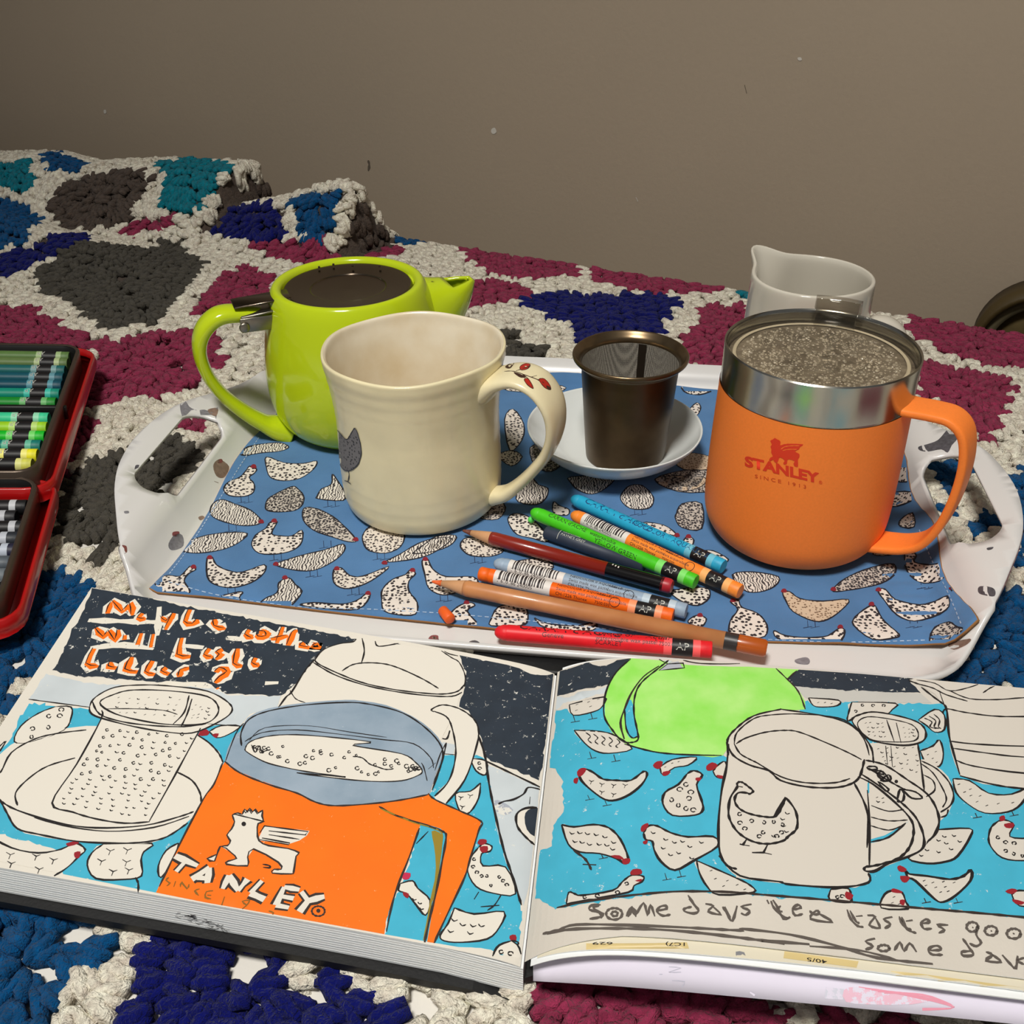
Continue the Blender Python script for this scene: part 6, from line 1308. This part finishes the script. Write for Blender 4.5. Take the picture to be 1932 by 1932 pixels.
henR(C, [(700, 940), (725, 905), (770, 905), (840, 940), (930, 962), (1060, 960), (1085, 1010), (960, 1085), (862, 1135), (790, 1090), (755, 1030), (745, 985), (710, 975)], [(750, 940), (815, 975), (860, 990), (902, 985), (940, 1012), (1000, 990), (802, 1020), (840, 1055), (882, 1045), (950, 1072)], 'v', 4.5, red=([(690, 905), (720, 890), (725, 905), (700, 935), (685, 930)], [(698, 985), (722, 980), (715, 1000), (698, 998)]), w=.0009); feet(C, [(810, 1150), (885, 1135)], 12)
henR(C, [(975, 1085), (1180, 1175), (1255, 1215), (1270, 1250), (1090, 1262), (1030, 1220), (990, 1150)], [(1050, 1138), (1072, 1180), (1135, 1190), (1115, 1218), (1185, 1212), (1225, 1235)], '-', 4)
henR(C, [(300, 1310), (312, 1250), (345, 1258), (380, 1265), (540, 1240), (590, 1195), (640, 1160), (700, 1168), (690, 1195), (650, 1215), (620, 1250), (400, 1290)], [(395, 1275), (460, 1268), (565, 1250), (612, 1205)], 'o', 4, red=([(630, 1150), (645, 1130), (685, 1130), (690, 1155), (640, 1160)], [(655, 1190), (690, 1180), (685, 1195)]))
# right part
henR(Dd, [(345, 240), (500, 252), (495, 280), (420, 288), (370, 280)], [(395, 265), (430, 265), (465, 270)], '-', 3)
henR(Dd, [(570, 262), (795, 268), (780, 300), (735, 332), (600, 340), (548, 360), (555, 310)], [(625, 278), (680, 280), (735, 280), (590, 310), (595, 335)], 'o', 3)
henR(Dd, [(915, 355), (1000, 300), (1050, 330), (1050, 405), (1000, 418), (960, 385)], None)
for k in range(3): D.line(Dd([(945 + k * 25, 345 - k * 10), (985 + k * 20, 365 - k * 5), (975 + k * 22, 390), (1010 + k * 12, 400)]), .0006, INK, layer=6)
henR(Dd, [(925, 515), (990, 490), (1025, 458), (1045, 530), (1025, 595), (960, 590)], [(965, 535), (1005, 520), (990, 555), (1010, 575)], '-', 3)
henR(Dd, [(1095, 660), (1180, 670), (1280, 735), (1400, 740), (1500, 700), (1450, 790), (1380, 832), (1260, 838), (1170, 790), (1110, 730)], [(1125, 690), (1185, 715), (1155, 730), (1188, 748), (1235, 750), (1220, 780), (1270, 800), (1330, 790), (1405, 785)], '-', 4); feet(Dd, [(1210, 838), (1400, 828)], 8)
henR(Dd, [(1330, 880), (1370, 875), (1410, 900), (1390, 960), (1500, 968), (1700, 940), (1650, 1060), (1464, 1085), (1350, 1070), (1290, 1010), (1280, 960), (1295, 910)], [(1328, 965), (1368, 990), (1412, 995), (1368, 1035), (1410, 1050), (1455, 1060)], 'o', 4, red=([(1335, 860), (1360, 850), (1365, 875), (1340, 880)], [(1360, 895), (1410, 890), (1405, 915), (1370, 915)]))
henR(Dd, [(1010, 925), (1180, 918), (1185, 960), (1120, 1060), (1060, 1090), (960, 1100), (862, 1072), (950, 1000)], [(1050, 960), (1100, 955), (1020, 980), (1060, 995), (1130, 985), (960, 1030), (1020, 1040), (1085, 1025), (930, 1058)], 'v', 4)
henR(Dd, [(850, 1135), (870, 1155), (960, 1165), (1080, 1182), (1150, 1165), (1190, 1132), (1185, 1190), (1110, 1265), (1045, 1300), (1000, 1285), (900, 1190), (860, 1172)], [(945, 1190), (990, 1200), (1045, 1195), (955, 1215), (1005, 1225), (1055, 1222), (1100, 1200), (1030, 1250), (1070, 1245)], '-', 4, red=([(805, 1120), (820, 1110), (855, 1130), (840, 1145), (815, 1140)], [(820, 1165), (870, 1170), (855, 1198), (830, 1195)]), w=.0010); feet(Dd, [(945, 1280), (1110, 1280)], 8)
henR(Dd, [(785, 1238), (740, 1260), (722, 1330), (860, 1335), (850, 1300), (830, 1250)], [(788, 1275), (780, 1305), (815, 1312)], '-', 4, red=([(775, 1235), (790, 1230), (830, 1245), (825, 1255), (780, 1250)], [(820, 1290), (845, 1290), (840, 1318), (820, 1310)]))
henR(Dd, [(460, 1235), (545, 1228), (565, 1260), (560, 1300), (455, 1288)], [(495, 1275), (520, 1270)], 'o', 4, red=([(540, 1245), (578, 1265), (560, 1290), (535, 1275)],))
henR(Dd, [(1400, 1260), (1440, 1240), (1600, 1260), (1600, 1320), (1440, 1320)], None, red=([(1365, 1245), (1400, 1230), (1430, 1240), (1400, 1260)], [(1400, 1285), (1464, 1300), (1450, 1315), (1420, 1310)]))
# saucer, basket and jug at the right
D.paint(Dd([(650, 740), (930, 560), (1000, 590), (1070, 650), (1098, 740), (1075, 830), (1000, 900), (880, 960), (760, 990), (660, 985), (665, 860)]), WHR, 5)
ink(Dd([(930, 568), (1010, 610), (1075, 680), (1098, 750), (1080, 800), (1030, 835)])); ink(Dd([(925, 580), (990, 630), (1045, 720), (1060, 770), (1040, 810)]), .0006); ink(Dd([(940, 640), (990, 670), (1000, 720), (955, 755)]), .0006); ink(Dd([(1070, 820), (1060, 850), (1030, 862)]), .0006)
D.paint(Dd([(665, 475), (915, 470), (945, 730), (700, 640)]), WHR, 6, smooth=1); RB = Dd([(570, 360), (620, 325), (700, 315), (850, 345), (930, 380), (955, 430), (930, 470), (840, 488), (700, 470), (640, 440)]); D.paint(RB, WHR, 7); ink(RB, .0009, closed=True); ink(Dd([(600, 370), (650, 340), (760, 350), (880, 380), (915, 430), (890, 465), (780, 470), (680, 460), (620, 420)]), .0006, closed=True); ink(Dd([(912, 480), (930, 600), (945, 720)])); ink(Dd([(750, 355), (790, 470)]), .0006); ink(Dd([(800, 370), (825, 475)]), .0006); ink(Dd([(745, 490), (755, 590)]), .0005); ink(Dd([(772, 490), (780, 600)]), .0005)
grid_spots(Dd([(625, 365), (740, 355), (760, 455), (650, 440)]), 4, 4, '-', 3); grid_spots(Dd([(820, 385), (900, 400), (905, 450), (840, 455)]), 3, 3, '-', 3); grid_spots(Dd([(680, 495), (910, 490), (930, 640), (740, 590)]), 5, 5, '-', 3.4)
D.paint(Dd([(865, 145), (960, 130), (1090, 150), (1140, 118), (1300, 100), (1464, 108), (2000, 130), (2080, 240), (2060, 700), (1900, 760), (1460, 712), (1250, 688), (1130, 645), (1100, 570), (1080, 500), (1060, 300), (1000, 220), (930, 180)]), WHR, 6, smooth=1)
for P, w in (([(865, 145), (960, 132), (1040, 150), (1100, 150), (1150, 118), (1300, 90), (1500, 95), (1800, 110), (2050, 160)], .0008), ([(865, 150), (920, 170), (990, 190), (1060, 225), (1170, 258)], .0008), ([(905, 148), (1000, 165), (1080, 205), (1200, 180), (1300, 140), (1464, 120)], .0006), ([(1080, 205), (1180, 245), (1320, 250), (1464, 240), (1700, 230)], .0007), ([(1250, 215), (1310, 180), (1400, 172), (1500, 185)], .0006), ([(930, 185), (1000, 240), (1040, 270), (1062, 300), (1072, 420), (1090, 500), (1130, 640)], .0009), ([(1040, 320), (1062, 298), (1150, 315), (1300, 335), (1464, 338), (1800, 330), (2060, 300)], .0008), ([(1075, 465), (1200, 480), (1464, 492), (1800, 488), (2060, 450)], .0008), ([(1090, 502), (1250, 525), (1464, 548), (1800, 545)], .0008), ([(1105, 562), (1200, 595), (1464, 632), (1800, 640)], .0008), ([(1130, 645), (1300, 690), (1464, 712), (1800, 730), (2050, 680)], .0009), ([(1025, 210), (1060, 310)], .0006)): ink(Dd(P), w)
# cream mug drawing
MG = C([(1135, 460), (1180, 400), (1270, 335), (1400, 305)]) + Dd([(220, 305), (400, 330), (540, 370), (620, 430), (680, 500), (690, 580), (650, 690), (660, 980), (655, 1200), (500, 1225), (300, 1215), (0, 1180)]) + C([(1180, 1165), (1130, 1120), (1095, 1040), (1088, 900), (1105, 720), (1130, 600)])
# handle of the drawn mug
D.paint(Dd([(640, 565), (720, 590), (860, 670), (970, 750), (1020, 850), (1010, 930), (960, 985), (940, 1030), (860, 1070), (760, 1110), (660, 1150), (640, 1135), (655, 1110), (660, 640)]), WHR, 7, smooth=2)
D.paint(Dd([(668, 975), (740, 955), (840, 900), (865, 880), (800, 940), (720, 985), (668, 995)]), BL_, 8, smooth=1)
D.paint(MG, WHR, 8, smooth=2)
ink(C([(1140, 540), (1135, 460), (1180, 400), (1270, 335), (1400, 303)]) + Dd([(220, 303), (400, 330), (530, 365), (610, 420), (670, 500), (682, 580)]), .0009); ink(C([(1130, 470), (1165, 540), (1250, 590), (1350, 620)]) + Dd([(200, 670), (330, 702), (470, 708), (560, 690), (610, 650), (635, 560)]), .0010); ink(C([(1170, 480), (1185, 420), (1270, 350)]) + Dd([(150, 330), (300, 325), (500, 345), (590, 400), (640, 470), (660, 540)]), .0007); ink(C([(1180, 480), (1230, 450), (1330, 420)]) + Dd([(220, 410), (300, 420), (450, 480), (560, 530), (620, 562)]), .0008); ink(C([(1170, 480), (1200, 530), (1250, 560)]) + Dd([(80, 580), (200, 650), (330, 682), (480, 682), (560, 660)]), .0008)
ink(C([(1140, 480), (1130, 600), (1105, 720), (1088, 900), (1095, 1040), (1130, 1110), (1185, 1130)]), .0010); ink(C([(1090, 1060), (1200, 1165), (1400, 1195)]) + Dd([(250, 1210), (500, 1225), (655, 1200), (655, 1150)]), .0009); ink(Dd([(580, 680), (640, 800), (655, 900), (648, 1020)]), .0009); ink(Dd([(650, 720), (662, 900), (660, 1120)]), .0007)
ink(Dd([(640, 565), (740, 590), (860, 668), (960, 740), (1010, 820), (1022, 890), (1000, 950), (965, 985)]), .0010); ink(Dd([(610, 632), (700, 690), (820, 780), (900, 860), (940, 950), (938, 1020), (870, 1062), (760, 1100), (690, 1140), (640, 1140), (640, 1120), (700, 1110), (800, 1080), (860, 1030), (888, 960), (880, 880), (800, 790), (680, 690), (600, 650)]), .0010); ink(Dd([(665, 990), (760, 965), (850, 890)]), .0008); ink(Dd([(668, 860), (760, 880), (860, 875)]), .0006); ink(Dd([(668, 905), (760, 928), (830, 905)]), .0006); ink(Dd([(670, 800), (760, 830), (840, 820)]), .0006); grid_spots(Dd([(680, 740), (740, 760), (750, 800), (690, 790)]), 2, 2, '-', 4, layer=10)
for P in ([(650, 600), (690, 598), (700, 612), (660, 615)], [(700, 640), (730, 625), (760, 665), (735, 670)], [(690, 625), (720, 620), (735, 640)], [(760, 640), (770, 670), (720, 672)], [(712, 678), (760, 715), (745, 725), (715, 690)], [(805, 775), (820, 715), (840, 740), (835, 775), (815, 780)], [(840, 718), (900, 730), (935, 762), (880, 762), (840, 725)]): ink(Dd(P), .0009, layer=11, closed=True, smooth=3)
ink(Dd([(655, 605), (740, 660), (810, 700), (850, 720)]), .0009, layer=11); D.dot(Dd([(800, 676)])[0], 3.5, INK, layer=11)
# drawn hen on the drawn mug
ink(C([(1182, 690), (1195, 678), (1215, 682), (1240, 700), (1268, 725), (1250, 740), (1235, 735), (1190, 735), (1172, 770), (1190, 810), (1240, 840), (1320, 858), (1385, 856), (1420, 800), (1436, 760)]), .0010, layer=11); ink(C([(1182, 690), (1185, 705), (1150, 760), (1140, 830), (1150, 880), (1190, 940), (1260, 985), (1340, 1000), (1420, 985)]) + Dd([(240, 960), (285, 915), (278, 830), (228, 760)]), .0010, layer=11); ink(Dd([(228, 758), (165, 860)]), .0016, layer=11, smooth=1); ink(C([(1185, 700), (1215, 705)]), .0007, layer=11)
spots(C([(1198, 845), (1200, 890), (1225, 920), (1260, 880), (1325, 888), (1375, 885), (1320, 940), (1300, 960), (1390, 960), (1415, 940), (1420, 900)]), 'o', 4.5, layer=11); spots(Dd([(235, 840), (210, 870), (215, 905), (230, 935), (165, 960)]), 'v', 4.5, layer=11)
for P in ([(1235, 975), (1215, 1005), (1198, 1000)], [(1215, 1005), (1250, 1010)], [(1345, 1000), (1322, 1045), (1262, 1045)], [(1322, 1045), (1365, 1055)]): ink(C(P), .0009, layer=11, smooth=1)
# green teapot drawing
GP = C([(500, 260), (505, 200), (545, 120), (600, 60), (660, 20), (760, -20), (1000, -30), (1340, 30)]) + Dd([(140, 50), (180, 60), (340, 40), (300, 90), (235, 145), (300, 210), (330, 300), (200, 300), (60, 330), (0, 380)]) + C([(1180, 420), (1110, 540), (1000, 542), (900, 535), (750, 518), (640, 490), (580, 465), (530, 410), (500, 340)])
D.paint(GP, GRP, 3, smooth=2); D.paint(C([(610, 270), (635, 250), (650, 300), (660, 360), (672, 410), (668, 440), (630, 448), (610, 410), (602, 340)]), BL_, 5, smooth=2)
ink(C([(650, 25), (560, 105), (505, 210), (495, 330), (540, 410), (590, 465), (640, 472), (672, 455), (665, 400), (650, 320), (655, 230), (690, 160), (780, 85), (830, 45)]), .0008); ink(C([(780, 75), (700, 130), (640, 210), (605, 290), (580, 370), (600, 455)]), .0009, m=INKB); ink(C([(602, 300), (610, 400), (640, 448), (670, 440)]), .0007); ink(C([(600, 480), (750, 520), (900, 535), (1105, 540)]), .0008); ink(Dd([(140, 55), (220, 130), (290, 205), (328, 300)]), .0007, m=INKB); ink(Dd([(232, 145), (300, 85), (340, 55)]), .0007, m=INKB)
D.paint(C([(690, 10), (760, 20), (830, 60), (860, 45), (960, 35), (1400, 40), (1450, 20), (1100, -30), (800, -60)]), PG, 5, smooth=1); D.paint(C([(820, 62), (880, 50), (905, 85), (780, 98)]), mat('grey_lilac_pastel', (176, 178, 188), .8), 6, smooth=1); ink(C([(710, 20), (780, 40), (825, 65), (905, 60), (912, 85), (780, 98), (825, 65)]), .0007, smooth=1); ink(C([(815, 45), (880, 30), (960, 18)]), .0007, smooth=1); ink(C([(905, 45), (1000, 62), (1200, 62), (1330, 40)]), .0006)
# lower lettering band
ink(C([(250, 1330), (480, 1285), (800, 1250), (1000, 1245), (1200, 1252)]) + Dd([(100, 1262), (450, 1290), (900, 1330), (1464, 1380), (2400, 1480)]), .0009, m=INKB)
PEN = mat('soft_pencil', (92, 84, 78), .7)
ink(C([(178, 1465), (260, 1445), (350, 1418), (600, 1420), (900, 1432), (1200, 1448)]) + Dd([(0, 1440), (250, 1470), (500, 1530), (700, 1590), (990, 1622)]), .0010, m=PEN); ink(C([(200, 1465), (350, 1440), (700, 1440), (1000, 1462), (1430, 1515)]) + Dd([(100, 1500), (350, 1520)]), .0011, m=PEN); ink(Dd([(350, 1530), (600, 1550), (800, 1600)]), .0008, m=PEN)
def script(strokes, T, w=.0009):
    for P in strokes: D.line(T(P), w, PEN, layer=9, smooth=3)
script([[(478, 1315), (430, 1318), (420, 1340), (470, 1355), (475, 1378), (420, 1388)], [(470, 1322), (440, 1325), (455, 1345), (490, 1362), (478, 1385)], [(548 + 42 * math.cos(t), 1362 + 30 * math.sin(t)) for t in np.linspace(0, 6.6, 12)], [(550 + 16 * math.cos(t), 1362 + 12 * math.sin(t)) for t in np.linspace(0, 6.6, 9)],
 [(610, 1375), (640, 1325), (655, 1370), (700, 1305), (720, 1370), (735, 1315), (758, 1375)], [(618, 1378), (650, 1335), (660, 1378)], [(775, 1345), (820, 1335), (815, 1320), (785, 1325), (770, 1350), (800, 1372), (840, 1365)],
 [(930, 1265), (960, 1310), (985, 1345), (960, 1360), (915, 1350), (912, 1335), (950, 1325)], [(935, 1285), (975, 1335)], [(1020, 1310), (1060, 1320), (1035, 1350), (1100, 1365), (1060, 1325)], [(1110, 1325), (1135, 1365), (1160, 1400), (1185, 1320)], [(1120, 1325), (1150, 1380)], [(1260, 1312), (1205, 1325), (1250, 1345), (1230, 1368), (1205, 1358)], [(1340, 1290), (1350, 1310)]], C)
script([[(150, 1295), (165, 1330), (210, 1375), (245, 1385)], [(160, 1290), (185, 1330), (215, 1388), (250, 1378)], [(200, 1320), (180, 1345), (210, 1350)], [(265, 1340), (305, 1330), (290, 1315), (262, 1335), (275, 1370), (315, 1362)], [(350, 1345), (372, 1365), (400, 1360), (385, 1345), (355, 1388), (470, 1405), (400, 1362)],
 [(545, 1340), (565, 1390), (600, 1425), (630, 1430)], [(560, 1345), (590, 1400), (610, 1410)], [(590, 1375), (625, 1372)], [(650, 1370), (690, 1375), (660, 1420), (715, 1435), (690, 1380)], [(780, 1378), (735, 1390), (770, 1415), (740, 1438)], [(815, 1375), (835, 1420), (870, 1450), (905, 1462)], [(828, 1378), (850, 1430), (880, 1445)], [(850, 1400), (885, 1395)], [(935, 1412), (975, 1405), (955, 1390), (930, 1410), (945, 1440), (985, 1438)], [(1070, 1420), (1015, 1420), (1050, 1445), (1020, 1462)],
 [(1195 + 30 * math.cos(t), 1430 + 25 * math.sin(t)) for t in np.linspace(0, 6.6, 12)], [(1225, 1420), (1215, 1470), (1240, 1510), (1215, 1530), (1180, 1515)], [(1292 + 32 * math.cos(t), 1450 + 24 * math.sin(t)) for t in np.linspace(0, 6.6, 12)], [(1410 + 36 * math.cos(t), 1465 + 26 * math.sin(t)) for t in np.linspace(0, 6.6, 12)], [(1195, 1430), (1200, 1436)], [(1290, 1450), (1298, 1452)], [(1405, 1464), (1415, 1466)], [(1480, 1440), (1520, 1485), (1560, 1500)],
 [(690, 1490), (640, 1505), (680, 1530), (640, 1548)], [(735 + 30 * math.cos(t), 1540 + 16 * math.sin(t)) for t in np.linspace(0, 6.6, 12)], [(790, 1552), (820, 1510), (840, 1555), (870, 1515), (905, 1560)], [(975, 1552), (1032, 1548), (1015, 1528), (980, 1535), (968, 1555), (990, 1574), (1042, 1574)], [(1145, 1490), (1180, 1540), (1200, 1575), (1150, 1580), (1140, 1560), (1185, 1555)], [(1265, 1560), (1300, 1575), (1265, 1605), (1345, 1612), (1300, 1575)], [(1350, 1575), (1390, 1620), (1420, 1645), (1430, 1580)], [(1464, 1590), (1430, 1605), (1464, 1625)]], Dd)
o_ = out(mb, 'drawing', rightpage); o_['kind'] = 'stuff'; o_['label'] = 'drawing in pastel, ink and pencil on the right page'
# tape on the page underneath
tpg = [o for o in bpy.data.objects if o.name.startswith('taped_page')][0]
mb = MB(); pr = Print(bvh_of(tpg), mb, base=1e-4); M_tape = mat('yellowed_tape', (218, 196, 138), .4, var=.08, vscale=40)
for P in ([(1106, 1780), (1296, 1778), (1300, 1790), (1106, 1792)], [(1480, 1795), (1620, 1814), (1616, 1826), (1478, 1808)], [(1680, 1832), (1740, 1838), (1932, 1864), (2200, 1898), (2200, 1910), (1932, 1876), (1676, 1844)]): pr.fill(P, M_tape, smooth=1, grid=10)
pr.fill([(1388, 1796), (1404, 1797), (1406, 1810), (1392, 1808)], mat('grey_smudge', (130, 130, 134), .8), smooth=2, grid=10, layer=1)
def px_t(txt, p0, p1, rise):
    v, f, mn, mx = text_tris(txt, 1.0, .01); ex = (np.array(p1) - np.array(p0)) / (mx - mn); pr.l = 2
    pr._put([tuple(np.array(p0) + ex * (x - mn) + np.array(rise) * y) for x, y in v], f, INK)
px_t('40/5', (1560, 1812), (1522, 1807), (1, 10)); px_t('1C7)', (1292, 1779), (1256, 1779), (0, 9)); px_t('629', (1156, 1778), (1118, 1778), (0, 7))
out(mb, 'tape_strips', tpg)['kind'] = 'stuff'
# ink smear on the fore-edge and specks of wax on the cover
mb = MB(); secs = [o for o in bpy.data.objects if o.name.startswith('page_section')][:NL]; pr = Print(bvh_of(*secs), mb, base=2.5e-4); rg3 = random.Random(3)
for i in range(60):
    t = rg3.random(); x = 330 + t * 98; y = 1722 + t * 34 + rg3.uniform(-6, 6); pr.line([(x, y), (x + rg3.uniform(4, 12), y + rg3.uniform(-3, 5))], .00035, INK, smooth=1)
if mb.v: out(mb, 'ink_smear', book)['kind'] = 'stuff'
